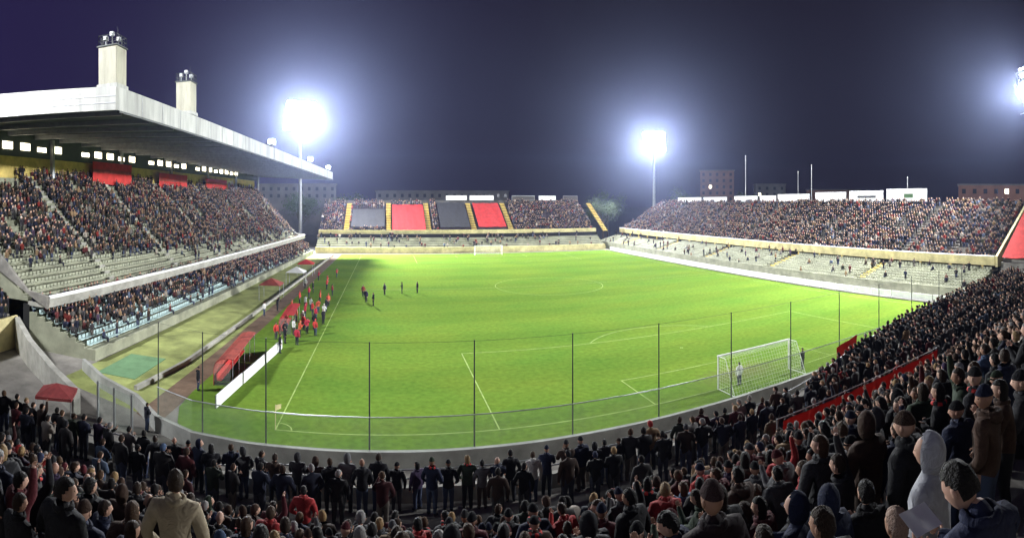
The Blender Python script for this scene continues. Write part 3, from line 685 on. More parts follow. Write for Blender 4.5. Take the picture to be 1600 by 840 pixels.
# billboards along the top of the right stand
for (pa, pb_, hh, lab) in ((1060, 1096, 1.6, 'lowest small white board at the far end of the right stand top'), (1100, 1136, 1.6, 'small white board beside the brown building above the right stand'), (1148, 1184, 1.8, 'white board right of the gap on the right stand top'), (1188, 1213, 1.8, 'narrowest white board on top of the right stand'), (1216, 1265, 2.1, 'cream board in the middle of the right stand top'), (1275, 1322, 2.4, 'plain white board between the cream and the bluish board'), (1328, 1380, 2.6, 'bluish white board second from the near end of the right stand'), (1386, 1448, 2.9, 'tallest white board with a dark green mark, right stand top')):
    Ya = 93 / math.tan((pb_ - 605) / 810); Yb = 93 / math.tan((pa - 605) / 810)
    r = empty('billboard', (92.9, (Ya + Yb) / 2, 14.1)); wd = (Yb - Ya) / 2; tag(r, lab, 'billboard', 'white billboards along the right stand top')
    b = MB().box(-.1, 0, -wd, wd, 0, hh).build('board', M['lit_white'], r); MB().box(.003, .1, -wd - .1, wd + .1, -.08, hh + .08).build('frame', M['steel'], r)
    if pa == 1386: MB().box(-.12, -.102, -wd * .35, wd * .1, hh * .35, hh * .65).build('mark', M['mat_green'], b)
    if pa == 1328: MB().box(-.12, -.102, -wd * .6, wd * .5, hh * .4, hh * .6).build('mark', M['window'], b)
    for q in (-.7, .7): MB().tube((.18, q * wd, -2.5), (.18, q * wd, hh * .8), .07, n=6).build('post', M['steel'], r)
for px, zt, lab in ((1165, 27.5, 'tallest thin pole behind the right stand, near the brown building'), (1247, 22, 'thin pole behind the cream billboard'), (1268, 23.5, 'thin pole between the cream and the plain white billboard'), (1418, 19.5, 'short pole behind the tallest billboard')):
    Y = 96 / math.tan((px - 605) / 810)
    r = empty('flagpole', (96, Y, 0)); tag(r, lab, 'pole', 'poles behind the right stand')
    MB().tube((0, 0, 0), (0, 0, zt), .12, .06, n=8).build('mast', M['steel'], r); MB().tube((0, 0, zt), (0, 0, zt + .25), .12, .05, n=8).build('finial', M['white'], r)

# ------------------------------------------------------------------ buildings and trees beyond
def building(x, y, rz, wx, wy, h, m_, lab, lit=.15, roof=True):
    r = empty('apartment_building', (x, y, 0), rz); tag(r, lab, 'building', 'buildings beyond the stadium')
    MB().box(-wx / 2, wx / 2, -wy / 2, wy / 2, 0, h).build('wall', m_, r)
    MB().box(-wx / 2 - .4, wx / 2 + .4, -wy / 2 - .4, wy / 2 + .4, h, h + .5).build('roof', M['render'], r)
    nx = int(wx / 3.2); nz = int((h - 14) / 3.1) if h > 18 else 1
    for j in range(nz):
        for i in range(nx):
            z0 = h - 2.6 - j * 3.1; x0 = -wx / 2 + (i + .5) * wx / nx - .6
            MB().box(x0, x0 + 1.2, -wy / 2 - .06, -wy / 2 - .004, z0, z0 + 1.5).build('window', M['lit'] if RND.random() < lit else M['window'], r)
building(158, 214, -.62, 17, 12, 30, M['brick'], 'brown apartment block rising behind the far end of the right stand', .04)
building(178, 196, -.62, 15, 12, 23, M['render'], 'lower grey block to the right of the brown apartment block', .06)
building(195, 168, -.75, 26, 12, 20, M['brick'], 'long low block behind the middle billboards', .05)
building(160, 62, -1.1, 34, 14, 19.5, M['brick'], 'orange brown long building behind the near end of the right stand', .08)
building(25, 236, 0, 60, 12, 19, M['render'], 'long grey building hidden low behind the far stand', .03)
building(-40, 232, .1, 34, 12, 22, M['render'], 'grey block behind the left corner of the far stand', .05)
def tree(x, y, h, cr, lab):
    r = empty('tree', (x, y, 0)); tag(r, lab, 'tree', 'trees beyond the stadium')
    rr = random.Random(int(x * 7 + y)); t = MB(); t.tube((0, 0, 0), (.2, .1, h * .5), .35, .2, 8)
    tips = []
    for k in range(7):
        a = k * 2.4; e = Vector((math.cos(a) * cr * .6, math.sin(a) * cr * .6, h * (.6 + .05 * k))); t.tube((.2, .1, h * (.35 + .02 * k)), e, .12, .04, 5); tips.append(e)
    t.build('trunk', M['bark'], r)
    c = MB(); cl = [e + Vector((rr.uniform(-1, 1), rr.uniform(-1, 1), rr.uniform(-.5, 1))) * cr * .3 for e in tips for _ in range(3)] + [Vector((0, 0, h * .85))]
    for q in cl:
        for _ in range(90):
            d = Vector((rr.gauss(0, 1), rr.gauss(0, 1), rr.gauss(0, .8))) * cr * .2; p = q + d; s_ = rr.uniform(.15, .4)
            u = Vector((rr.uniform(-1, 1), rr.uniform(-1, 1), rr.uniform(-1, 1))).normalized() * s_; v = u.orthogonal().normalized() * s_
            c.poly([p - u, p - v * .6, p + u, p + v * .6], [(0, 1, 2, 3)])
    c.build('crown', M['leaf'], r)
tree(76, 172, 15, 6, 'leafy tree in the gap between the far stand and the right stand'); tree(86, 190, 17, 7, 'wide tree behind the foot of the right floodlight mast')
tree(120, 185, 19, 7, 'tall tree in front of the brown apartment block'); tree(133, 160, 18, 6, 'tree behind the small white boards of the right stand')
tree(-30, 178, 17, 6, 'dark tree behind the far end of the main stand'); tree(-14, 185, 16, 6, 'dark tree behind the left block of the far stand')

# ------------------------------------------------------------------ floodlight masts
TARGET = Vector((24, 78, 0))
def mast(x, y, z, lab, power=1.0, size=1.0, target=(24, 78, 0), cone=112):
    r = empty('floodlight_mast', (x, y, 0)); tag(r, lab, 'floodlight', 'tall floodlight masts')
    MB().tube((0, 0, 0), (0, 0, z), .65, .32, 12).build('pole', M['steel'], r, smooth=False)
    d = Vector(target) - Vector((x, y, z)); yaw = math.atan2(d.y, d.x) - PI / 2; pitch = -.32
    R_ = Euler((0, 0, yaw)).to_matrix().to_4x4() @ Matrix.Translation((0, 0, z)) @ Euler((pitch, 0, 0)).to_matrix().to_4x4() @ Matrix.Scale(size, 4)
    fr = MB()
    for k in range(6): fr.box(-3.7, 3.7, .25, .4, -2.9 + k * 1.15, -2.78 + k * 1.15)
    for k in range(5): fr.box(-3.7 + k * 1.82, -3.58 + k * 1.82, .403, .55, -3.0, 3.1)
    f = fr.build('frame', M['dark_steel'], r); f.matrix_local = R_
    MB().box(-3.8, 3.8, .56, 1.5, -3.2, -3.1).build('platform', M['steel'], f)
    first = None
    for j in range(6):
        for i in range(7):
            if first is None:
                h = MB().tube((0, .2, 0), (0, -.2, 0), .25, .44, 10).build('lamp', M['dark_steel'], f)
                l = MB().tube((0, -.203, 0), (0, -.27, 0), .55, .53, 12).build('lens', M['lamp'], h); first = h; c = h
            else: c = first.copy(); COL.objects.link(c); c.parent = f; l2 = first.children[0].copy(); COL.objects.link(l2); l2.parent = c
            c.location = (-3.15 + i * 1.05, 0, -2.85 + j * 1.15)
    ld = bpy.data.lights.new('floodlight_beam', 'SPOT'); ld.energy = FLOOD * power; ld.spot_size = math.radians(cone); ld.spot_blend = 1.0; ld.shadow_soft_size = 1.7 if x == 98 else 2.2; ld.color = (.96, .98, 1)
    lo = bpy.data.objects.new('floodlight_beam', ld); COL.objects.link(lo)
    pos = Vector((x, y, z)) + d.normalized() * 2.6 ; lo.location = pos; lo.rotation_euler = d.to_track_quat('-Z', 'Y').to_euler()
    lo['kind'] = 'structure'
    lo.visible_camera = True
mast(-27.1, 160, 41, 'brightest lit floodlight mast rising behind the main stand roof', 1.75, 1.35, (20, 95, 0), 150)
mast(95, 168, 36.5, 'lit floodlight mast behind the far end of the right stand', 1.15, 1.1, (20, 95, 0), 150)
mast(98, 32.2, 37, 'floodlight mast behind the near end of the right stand', 1.35, 1.35, (12, 95, 0), 125)
mast(-58, 16, 40, 'floodlight mast behind the near end of the main stand', .45, 1.2, (25, 100, 0), 95)

# ------------------------------------------------------------------ perimeter wall and fence of the near end
fpts = [(-24.2, 36.5), (-20.5, 33.6), (-16.6, 31.6), (-13.8, 29.0), (-11.0, 27.8), (-7.5, 27.5), (64, 27.5)]
fw = empty('perimeter_fence', (20, 27.5, 0)); tag(fw, 'low pale wall with tall thin posts and dirty glass behind the goal', 'fence')
mb = MB(); mb.wall(fpts, .28, 0, .95); child(mb.build('base_wall', M['wall_pale']), fw)
gpts = fpts[3:]
mb = MB(); mb.wall(gpts, .02, .96, 2.7); child(mb.build('glass_panel', M['glass']), fw)
mb = MB()
for i in range(len(gpts) - 1): mb.tube((*gpts[i], 2.74), (*gpts[i + 1], 2.74), .03, n=6)
child(mb.build('rail', M['steel']), fw)
PXS = [(-13.8, 29.0), (-10.4, 27.75)] + [(-6.6 + 5.65 * k, 27.5) for k in range(0, 12)]
for x, y in PXS:
    mb = MB(); mb.tube((x, y + .19, 0), (x, y + .19, 6.7), .048, .035, n=8); p_ = child(mb.build('post', M['dark_steel']), fw)
    mb = MB(); mb.box(x - .14, x + .14, y + .142, y + .33, .02, .3); q_ = mb.build('foot', M['steel']); q_.parent = p_
for zz in (6.65,):
    mb = MB()
    for i in range(len(PXS) - 1): mb.tube((PXS[i][0], PXS[i][1] + .19, zz), (PXS[i + 1][0], PXS[i + 1][1] + .19, zz), .008, n=4)
    child(mb.build('cable', M['dark_steel']), fw)
# corner wall, panels and kiosk at the lower left
o = MB(); o.wall([(-19.5, 28.6), (-23.5, 31.2), (-28.5, 34.6), (-33.1, 38.2)], .5, 0, [1.6, 1.8, 2.3, 3.0]); o = o.build('corner_wall', M['concrete'])
tag(o, 'pale beige concrete wall rising towards the main stand near end', 'wall')
gw = empty('glass_screen', (-17, 30, 0)); tag(gw, 'greenish glass screen standing at the corner of the track', 'screen')
mb = MB(); mb.wall([(-17.6, 28.2), (-14.6, 27.2)], .04, .3, 2.6); child(mb.build('panel', M['glass']), gw)
for q in ((-17.6, 28.2), (-16.1, 27.7), (-14.6, 27.2)): child(MB().box(q[0] - .06, q[0] + .06, q[1] - .06, q[1] + .06, 0, 2.7).build('post', M['steel']), gw)
kd = empty('canopy_tent', (-20.3, 27.4, 0), .4); kd.scale = (.85, .85, .8); tag(kd, 'small red canopy tent on the concrete by the corner wall', 'tent')
mb = MB(); mb.poly([(-1.4, -1.2, 2.1), (1.4, -1.2, 2.1), (1.4, 1.2, 2.1), (-1.4, 1.2, 2.1), (0, 0, 2.85)], [(0, 1, 4), (1, 2, 4), (2, 3, 4), (3, 0, 4), (3, 2, 1, 0)]); mb.build('canopy', M['maroon'], kd)
mb = MB(); mb.wall([(-1.4, -1.2), (1.4, -1.2), (1.4, 1.2), (-1.4, 1.2), (-1.4, -1.15)], .03, 1.85, 2.09); mb.build('valance', M['maroon'], kd)
for sx in (-1.35, 1.35):
    for sy in (-1.15, 1.15): MB().tube((sx, sy, 0), (sx, sy, 2.1), .04, n=6).build('leg', M['steel'], kd)

# ------------------------------------------------------------------ dugouts, boards, goals, flags
def dugout(x, y, rz, L, lab, m_):
    r = empty('dugout', (x, y, 0), rz); tag(r, lab, 'dugout', 'team dugouts by the left touchline'); r.scale = (.85, 1, .9)   # opens to +x
    n = 10; pts = []; 
    for i in range(n + 1):
        a = PI * .5 * i / n; pts.append((-1.0 + 1.9 * math.sin(a) * 1.0, 1.1 + 1.25 * math.cos(a) if False else 0))
    prof = [(-1.0, 1.0), (-1.0, 1.5), (-.85, 1.95), (-.5, 2.25), (.1, 2.4), (.9, 2.35)]
    s_ = MB(); k = len(prof); inn = [(px + .04, pz - .06) for px, pz in prof]
    ring = prof + inn[::-1]
    s_.poly([(a, -L / 2, b) for a, b in ring] + [(a, L / 2, b) for a, b in ring], [(i, (i + 1) % (2 * k), 2 * k + (i + 1) % (2 * k), 2 * k + i) for i in range(2 * k)] + [tuple(range(2 * k)), tuple(range(4 * k - 1, 2 * k - 1, -1))])
    s_.build('canopy', m_, r, smooth=False)
    MB().box(-1.02, -.94, -L / 2, L / 2, 0, .99).build('back_panel', M['red_faded'], r)
    for sy in (-1, 1): MB().box(-.93, .6, sy * L / 2 - .03, sy * L / 2 + .03, 0, 1.9).build('side_panel', M['glass'], r)
    b = MB(); b.box(-.7, -.25, -L / 2 + .1, L / 2 - .1, .4, .46); b.box(-.8, -.72, -L / 2 + .1, L / 2 - .1, .46, .95); b.build('bench', M['red'], r)
    for q in range(int(L / 2) + 1):
        yy = -L / 2 + .05 + q * (L - .1) / int(L / 2); MB().tube((.8, yy, 0), (.8, yy, 2.3), .03, n=6).build('strut', M['steel'], r)
    return r
dugout(-12.6, 42.2, .06, 8.6, 'near team dugout with curved red canopy by the left touchline', M['red_faded'])
dugout(-10.9, 57.6, .06, 6.4, 'second team dugout with bright red canopy, further up the touchline', M['block_red'])
for i, (xa, ya, xb, yb) in enumerate(((-11.5, 33.6, -11.1, 38.6), (-11.05, 38.8, -10.6, 43.8), (-10.55, 44.0, -10.1, 49.0))):
    b = empty('touchline_board', (0, 0, 0)); tag(b, ['nearest white board standing in front of the near dugout', 'middle white board standing in front of the near dugout', 'farthest white board in front of the near dugout'][i], 'board', 'white boards before the near dugout')
    MB().wall([(xa, ya), (xb, yb)], .08, .06, .95).build('panel', M['white'], b)
    MB().wall([(xa - .075, ya), (xb - .075, yb)], .03, 0, .9).build('backing', M['black_cloth'], b)
def goal(y, sg, lab):
    r = empty('goal', (CXP, y, .02)); tag(r, lab, 'goal', 'football goals')
    W2 = 3.72; H = 2.5
    for sx in (-1, 1): MB().tube((sx * W2, 0, 0), (sx * W2, 0, H), .07, n=10).build('post', M['white'], r)
    MB().tube((-W2 - .07, 0, H), (W2 + .07, 0, H), .07, n=10).build('crossbar', M['white'], r)
    D1, D2 = .9 * sg, 2.0 * sg
    s_ = MB()
    for sx in (-1, 1): s_.tube((sx * W2, 0, H), (sx * W2, D1, H), .025, n=6).tube((sx * W2, D1, H), (sx * W2, D2, 0), .025, n=6).tube((sx * W2, 0, .02), (sx * W2, D2, .02), .025, n=6)
    s_.tube((-W2, D2, .02), (W2, D2, .02), .025, n=6); s_.build('net_frame', M['white'], r)
    nn = MB(); q = .26
    def L_(a, b): nn.tube(a, b, .008, n=3, cap=False)
    k = int(2 * W2 / q)
    for i in range(k + 1):
        x = -W2 + 2 * W2 * i / k; L_((x, 0, H), (x, D1, H)); L_((x, D1, H), (x, D2, .02))
    for j in range(11):
        v = j / 10; L_((-W2, D1 + (D2 - D1) * v, H * (1 - v)), (W2, D1 + (D2 - D1) * v, H * (1 - v)))
        for sx in (-1, 1): L_((sx * W2, 0, H * (1 - v)), (sx * W2, D1 + (D2 - D1) * v, H * (1 - v)))
    for j in range(4): L_((-W2, D1 * j / 3, H), (W2, D1 * j / 3, H))
    for sx in (-1, 1):
        for i in range(7): L_((sx * W2, D1 * i / 3.6 if i < 4 else D1 + (D2 - D1) * (i - 3.6) / 3.4, H if i < 4 else H * (1 - (i - 3.6) / 3.4)), (sx * W2, D2 * i / 7, 0.02))
    nn.build('net', M['white'], r)
goal(PY0, -1, 'near football goal with white posts and net'); goal(PY1, 1, 'distant football goal in front of the far stand')
for i, (cx, cy) in enumerate(((PX0, PY0), (PX1, PY0), (PX0, PY1), (PX1, PY1))):
    r = empty('corner_flag', (cx, cy, .02), .8); tag(r, ['corner flag at the near left corner of the pitch', 'corner flag at the near right corner of the pitch', 'corner flag at the far left corner of the pitch', 'corner flag at the far right corner of the pitch'][i], 'corner flag', 'corner flags')
    MB().tube((0, 0, 0), (0, 0, 1.55), .025, n=6).build('pole', M['yellow_pale'], r)
    cloth('flag', [(.03, 0, 1.2), (.43, 0, 1.22), (.43, 0, 1.5), (.03, 0, 1.53)], 6, 3, .02, [M['yellow_pale']], r, th=.008)

# ------------------------------------------------------------------ near stand (where the photographer stands)
ROW = .8; NR = 17
def row_y(k): return 12.5 - ROW * k
def floor_z(y):
    if y > 12.9: return 4.23 if y > 15.2 else 4.4
    k = max(0, min(24, round((12.5 - y) / ROW)))
    return CAM_Z - (.7 + .552 * row_y(k)) - 1.72
ns = empty('near_terrace', (15, 5, 0)); tag(ns, 'dark concrete terrace packed with spectators in the foreground', 'grandstand')
mb = MB(); X0, X1 = -26, 66
prof = [(17.3, 0), (17.3, 4.23), (15.2, 4.23), (15.2, 4.4), (12.9, 4.4)]
for k in range(0, 24):
    z = floor_z(row_y(k)); prof += [(row_y(k) + .4, z), (row_y(k) - .4, z)]
prof += [(row_y(23) - .4, 0)]
n = len(prof); mb.poly([(X0, y, z) for y, z in prof] + [(X1, y, z) for y, z in prof], [(i, (i + 1) % n, n + (i + 1) % n, n + i) for i in range(n)] + [tuple(range(n)), tuple(range(2 * n - 1, n - 1, -1))])
child(mb.build('steps', M['concrete_dirty']), ns)
FL = [(X0, 17.16), (16.0, 17.16), (19.5, 17.95), (23.5, 19.25), (29, 20.7), (35, 21.9), (43, 22.9), (52, 23.7), (X1, 24.3)]
def front_y(x):
    for (a, b), (c, d) in zip(FL, FL[1:]):
        if a <= x <= c: return b + (d - b) * (x - a) / (c - a)
    return FL[-1][1]
wp = [(16.0, 17.302)] + [(x, y + .14) for x, y in FL[1:]] + [(X1, 17.302)]; k_ = len(wp)
mb = MB(); mb.poly([(x, y, 0) for x, y in wp] + [(x, y, 4.225) for x, y in wp], [tuple(range(k_ - 1, -1, -1)), tuple(range(k_, 2 * k_))] + [(i, (i + 1) % k_, k_ + (i + 1) % k_, k_ + i) for i in range(k_)]); child(mb.build('corner_floor', M['concrete_dirty']), ns)
mb = MB(); mb.wall(FL, .2, 4.235, 4.75); child(mb.build('front_kerb', M['concrete']), ns)
mb = MB()
for zz in (5.0, 5.3):
    for a, b in zip(FL, FL[1:]): mb.tube((*a, zz), (*b, zz), .028, n=8)
for i in range(45): x_ = X0 + .5 + 2 * i; mb.tube((x_, front_y(x_), 4.75), (x_, front_y(x_), 5.3), .03, n=6)
child(mb.build('front_rail', M['steel']), ns)
mb = MB(); mb.box(X0, X1, 12.93, 13.1, 4.405, 5.15); child(mb.build('barrier', M['concrete_dirty']), ns)
o = cloth('hanging_banner', [(12.6, 13.25, 4.9), (23.6, 13.25, 4.9), (23.6, 13.15, 6.5), (12.6, 13.15, 6.5)], 60, 4, .04, [M['red_thin']])
bp = empty('banner_rail', (18, 13.3, 4.4)); tag(bp, 'thin steel rail carrying the long red banner along the barrier', 'rail')
MB().tube((-5.6, 0, 2.12), (5.8, 0, 2.12), .02, n=6).build('rail', M['steel'], bp)
for q in range(7): MB().tube((-5.5 + q * 1.88, .06, 0), (-5.5 + q * 1.88, .06, 2.12), .03, n=6).build('post', M['steel'], bp); tag(o, 'long red banner hung along the barrier below the right-hand spectators', 'banner')
o = cloth('hanging_banner', [(22.6, 19.2, 5.15), (25.6, 20.05, 5.15), (25.6, 20.05, 5.85), (22.6, 19.2, 5.85)], 12, 4, .04, [M['red_thin']]); tag(o, 'short red banner on the front rail between people near the goal', 'banner')

# ------------------------------------------------------------------ people
def head_part(Vs, Fs, Ms, mtx):
    """a head with brow, nose, chin, ears, eyes and mouth; faces +y; centre at origin"""
    nu, nv = 20, 14; k = len(Vs)
    for j in range(nv + 1):
        ph = PI * j / nv
        for i in range(nu):
            th = 2 * PI * i / nu
            x = math.sin(ph) * math.cos(th); y = math.sin(ph) * math.sin(th); z = math.cos(ph)
            X, Y, Z = x * .078, y * .098, z * .12
            if z < -.1: X *= 1 - .28 * (-z - .1); Y = Y * (1 - .12 * (-z)) + .012 * (-z)
            if y > .2:
                g = math.exp(-((x / .16) ** 2)) * math.exp(-(((z + .18) / .2) ** 2)); Y += .024 * g * y
                e = math.exp(-(((abs(x) - .38) / .18) ** 2)) * math.exp(-(((z - .06) / .14) ** 2)); Y -= .012 * e
                b = math.exp(-(((z - .26) / .12) ** 2)) * .006; Y += b
                m_ = math.exp(-((x / .3) ** 2)) * math.exp(-(((z + .55) / .1) ** 2)); Y += .006 * m_
            Vs.append(mtx @ Vector((X, Y, Z)))
    for j in range(nv):
        for i in range(nu):
            a = k + j * nu + i; b = k + j * nu + (i + 1) % nu; Fs.append((a, a + nu, b + nu, b))
            ph = PI * (j + .5) / nv; th = 2 * PI * (i + .5) / nu
            Ms.append(0 if not (math.cos(ph) < -.48 and math.cos(ph) > -.66 and math.sin(th) > .93) else 4)
    def blob(c, r, m_):
        k = len(Vs); n1, n2 = 8, 5
        for j in range(n2 + 1):
            for i in range(n1):
                ph = PI * j / n2; th = 2 * PI * i / n1
                Vs.append(mtx @ Vector((c[0] + r[0] * math.sin(ph) * math.cos(th), c[1] + r[1] * math.sin(ph) * math.sin(th), c[2] + r[2] * math.cos(ph))))
        for j in range(n2):
            for i in range(n1):
                a = k + j * n1 + i; b = k + j * n1 + (i + 1) % n1; Fs.append((a, a + n1, b + n1, b)); Ms.append(m_)
    for s_ in (-1, 1):
        blob((s_ * .079, -.004, -.008), (.012, .02, .032), 0)
        blob((s_ * .03, .083, .008), (.012, .008, .008), 5)

def make_person_mesh(name, J, hand_rot, head_mtx, seated=False, levels=1):
    """J: joints dict; one continuous skinned body + fingers + head. returns mesh (materials: skin, jacket, trousers, shoe, mouth, eye)"""
    bm = bmesh.new(); sk = bm.verts.layers.skin.verify(); vv = {}
    def V(n_, co, r, root=False):
        v = bm.verts.new(co); v[sk].radius = (r, r); v[sk].use_root = root; vv[n_] = v; return v
    V('pelvis', J['pelvis'], .168, True); V('spine', J['spine'], .16); V('chest', J['chest'], .168); V('neck', J['neck'], .078); V('skull', J['skull'], .05)
    ed = [('pelvis', 'spine'), ('spine', 'chest'), ('chest', 'neck'), ('neck', 'skull')]
    for s_ in 'LR':
        for n_, r in (('shoulder', .1), ('elbow', .074), ('wrist', .05), ('palm', .034), ('hip', .125), ('knee', .085), ('ankle', .06), ('heel', .05), ('toe', .042)): V(n_ + s_, J[n_ + s_], r)
        ed += [('chest', 'shoulder' + s_), ('shoulder' + s_, 'elbow' + s_), ('elbow' + s_, 'wrist' + s_), ('wrist' + s_, 'palm' + s_), ('pelvis', 'hip' + s_), ('hip' + s_, 'knee' + s_), ('knee' + s_, 'ankle' + s_), ('ankle' + s_, 'heel' + s_), ('heel' + s_, 'toe' + s_)]
    for a, b in ed: bm.edges.new((vv[a], vv[b]))
    segs = [(Vector(J[a]), Vector(J[b]), 'skin' if a.startswith(('wrist', 'neck')) else 'trousers' if a.startswith(('hip', 'knee')) or b.startswith('hip') else 'shoe' if a.startswith(('ankle', 'heel')) else 'jacket') for a, b in ed]
    for s_ in 'LR':
        w_ = Vector(J['wrist' + s_]); p = Vector(J['palm' + s_]); d = (p - w_).normalized()
        side = Vector(hand_rot[s_]).normalized(); side = (side - d * side.dot(d)).normalized(); nr = d.cross(side)
        for q, ln_ in ((-.024, .072), (-.008, .082), (.008, .078), (.024, .06)):
            a = p + side * q; pts = [a, a + d * ln_ * .5 + nr * .006, a + d * ln_ * .85 + nr * .028]
            pv = [V('f', x, .0095 - .001 * i, i == 0) for i, x in enumerate(pts)]; bm.edges.new((pv[0], pv[1])); bm.edges.new((pv[1], pv[2])); segs.append((pts[0], pts[2], 'skin'))
        a = p - d * .03 - side * .025; pts = [a, a - side * .03 + d * .025, a - side * .035 + d * .055 + nr * .012]
        pv = [V('f', x, .011 - .001 * i, i == 0) for i, x in enumerate(pts)]; bm.edges.new((pv[0], pv[1])); bm.edges.new((pv[1], pv[2])); segs.append((pts[0], pts[2], 'skin'))
    me = bpy.data.meshes.new(name + '_skeleton'); bm.to_mesh(me); bm.free()
    ob = bpy.data.objects.new(name + '_skeleton', me); COL.objects.link(ob)
    m1 = ob.modifiers.new('skin', 'SKIN'); m1.use_smooth_shade = True; m2 = ob.modifiers.new('sub', 'SUBSURF'); m2.levels = levels; m2.render_levels = levels
    dg = bpy.context.evaluated_depsgraph_get(); ev = ob.evaluated_get(dg); em = bpy.data.meshes.new_from_object(ev)
    bpy.data.objects.remove(ob); bpy.data.meshes.remove(me)
    Vs = [v.co.copy() for v in em.vertices]; Fs = [tuple(p.vertices) for p in em.polygons]; Ms = []
    order = {'skin': 0, 'jacket': 1, 'trousers': 2, 'shoe': 3}
    for f in Fs:
        c = sum((Vs[i] for i in f), Vector()) / len(f); best = None
        for a, b, r in segs:
            ab = b - a; t = max(0, min(1, (c - a).dot(ab) / max(ab.length_squared, 1e-9))); dd = (c - a - ab * t).length
            if r == 'jacket' : dd -= .05
            if best is None or dd < best[0]: best = (dd, r)
        Ms.append(order[best[1]])
    bpy.data.meshes.remove(em)
    head_part(Vs, Fs, Ms, head_mtx)
    me = bpy.data.meshes.new(name); me.from_pydata(Vs, [], Fs)
    for k in ('skin', 'jacket', 'trousers', 'shoe'): me.materials.append(M[k])
    me.materials.append(M['mouth']); me.materials.append(M['eye'])
    me.polygons.foreach_set('material_index', Ms); me.polygons.foreach_set('use_smooth', [True] * len(Fs))
    me.update(); return me
M['mouth'] = mat('lips', (.3, .1, .08), .5)

def pose(arms='down', lean=0.0, head=(0, 0, 0), seated=False, turn=0):
    J = {}
    b = .0; hz = .93
    if seated: hz = .55
    J['pelvis'] = (0, 0, hz); J['spine'] = (0, lean * .3, hz + .22); J['chest'] = (0, lean * .7, hz + .42); J['neck'] = (0, lean + .005, hz + .545); J['skull'] = (0, lean + .03 + lean * .2, hz + .64)
    for s_, x in (('L', -1), ('R', 1)):
        J['hip' + s_] = (x * .095, 0, hz - .07)
        if seated: J['knee' + s_] = (x * .13, .42, hz - .05); J['ankle' + s_] = (x * .13, .4, .1); J['heel' + s_] = (x * .13, .37, .045); J['toe' + s_] = (x * .14, .56, .035)
        else: J['knee' + s_] = (x * .1, .03, .49); J['ankle' + s_] = (x * .11, -.02, .1); J['heel' + s_] = (x * .11, -.04, .05); J['toe' + s_] = (x * .125, .15, .035)
        sh = Vector((x * .205, lean * .85, hz + .47)); J['shoulder' + s_] = tuple(sh)
        a = arms if isinstance(arms, str) else arms[0 if x < 0 else 1]
        E, W_, P_ = {'down': ((x * .3, -.01, -.29), (x * .285, .06, -.54), (x * .28, .09, -.63)),
                     'pocket': ((x * .32, -.04, -.28), (x * .25, .12, -.44), (x * .2, .15, -.5)),
                     'fold': ((x * .25, .05, -.27), (x * .06, .24, -.24), (-x * .03, .245, -.22)),
                     'clap': ((x * .27, .08, -.24), (x * .07, .3, -.1), (x * .03, .34, -.03)),
                     'up': ((x * .27, .1, .2), (x * .2, .14, .46), (x * .19, .15, .55)),
                     'phone': ((x * .25, .14, -.2), (x * .08, .34, .0), (x * .05, .38, .07)),
                     'read': ((x * .25, .12, -.25), (x * .1, .35, -.23), (x * .07, .42, -.21)),
                     'hip': ((x * .34, .0, -.28), (x * .24, .16, -.4), (x * .2, .2, -.46))}[a]
        J['elbow' + s_] = (E[0], sh.y + E[1], sh.z + E[2]); J['wrist' + s_] = (W_[0], sh.y + W_[1], sh.z + W_[2]); J['palm' + s_] = (P_[0], sh.y + P_[1], sh.z + P_[2])
    hr = {'L': (0, 1, .3), 'R': (0, -1, -.3)}
    hc = Vector(J['skull']) + Vector((0, .0, .08))
    piv = Vector(J['neck'])
    HM = Matrix.Translation(piv) @ Euler(head).to_matrix().to_4x4() @ Matrix.Translation(hc - piv)
    return J, hr, HM
POSES = {}
for nm, kw in {'relaxed': dict(arms='down'), 'pockets': dict(arms='pocket', head=(-.05, 0, .25)), 'folded': dict(arms='fold', head=(.0, 0, -.2)), 'clapping': dict(arms='clap', lean=.04),
               'phone': dict(arms=('phone', 'pocket'), head=(-.35, 0, .1)), 'raised': dict(arms=('down', 'up'), lean=.02), 'lookleft': dict(arms=('pocket', 'hip'), head=(0, 0, .7)), 'lookright': dict(arms=('hip', 'down'), head=(0, 0, -.75)),
               'seated': dict(arms='read', seated=True, lean=.06), 'seated_folded': dict(arms='fold', seated=True, lean=.03, head=(0, 0, .3)), 'reading': dict(arms='read', lean=.07, head=(-.55, .05, .3))}.items():
    J, hr, HM = pose(**kw); POSES[nm] = (make_person_mesh('person_' + nm, J, hr, HM), HM, J, kw.get('seated', False))
# head wear meshes, in head space
def shell(name, m_, fn, smooth=True, nu=20, nv=12):
    mbx = MB(); V = []; keep = []
    for j in range(nv + 1):
        ph = PI * j / nv
        for i in range(nu):
            th = 2 * PI * i / nu; x, y, z = math.sin(ph) * math.cos(th), math.sin(ph) * math.sin(th), math.cos(ph)
            p, k_ = fn(x, y, z); V.append(p); keep.append(k_)
    F = [(j * nu + i, (j + 1) * nu + i, (j + 1) * nu + (i + 1) % nu, j * nu + (i + 1) % nu) for j in range(nv) for i in range(nu)]
    F = [f for f in F if all(keep[q] for q in f)]
    ids = sorted({q for f in F for q in f}); mp_ = {q: i for i, q in enumerate(ids)}; V = [V[q] for q in ids]; F = [tuple(mp_[q] for q in f) for f in F]
    mbx.poly(V, F); me_o = mbx.build(name, m_, smooth=smooth); me = me_o.data; bpy.data.objects.remove(me_o); return me
rh = random.Random(3)
def hair_short(x, y, z):
    s_ = 1.1 + .035 * math.sin(x * 9 + y * 7) + rh.uniform(-.03, .03)
    return (x * .079 * s_, y * .098 * s_ - .004, z * .12 * (s_ - .01) + .004), (z > .42 or (y < .3 and z > -.05) or (y < -.1 and z > -.55))
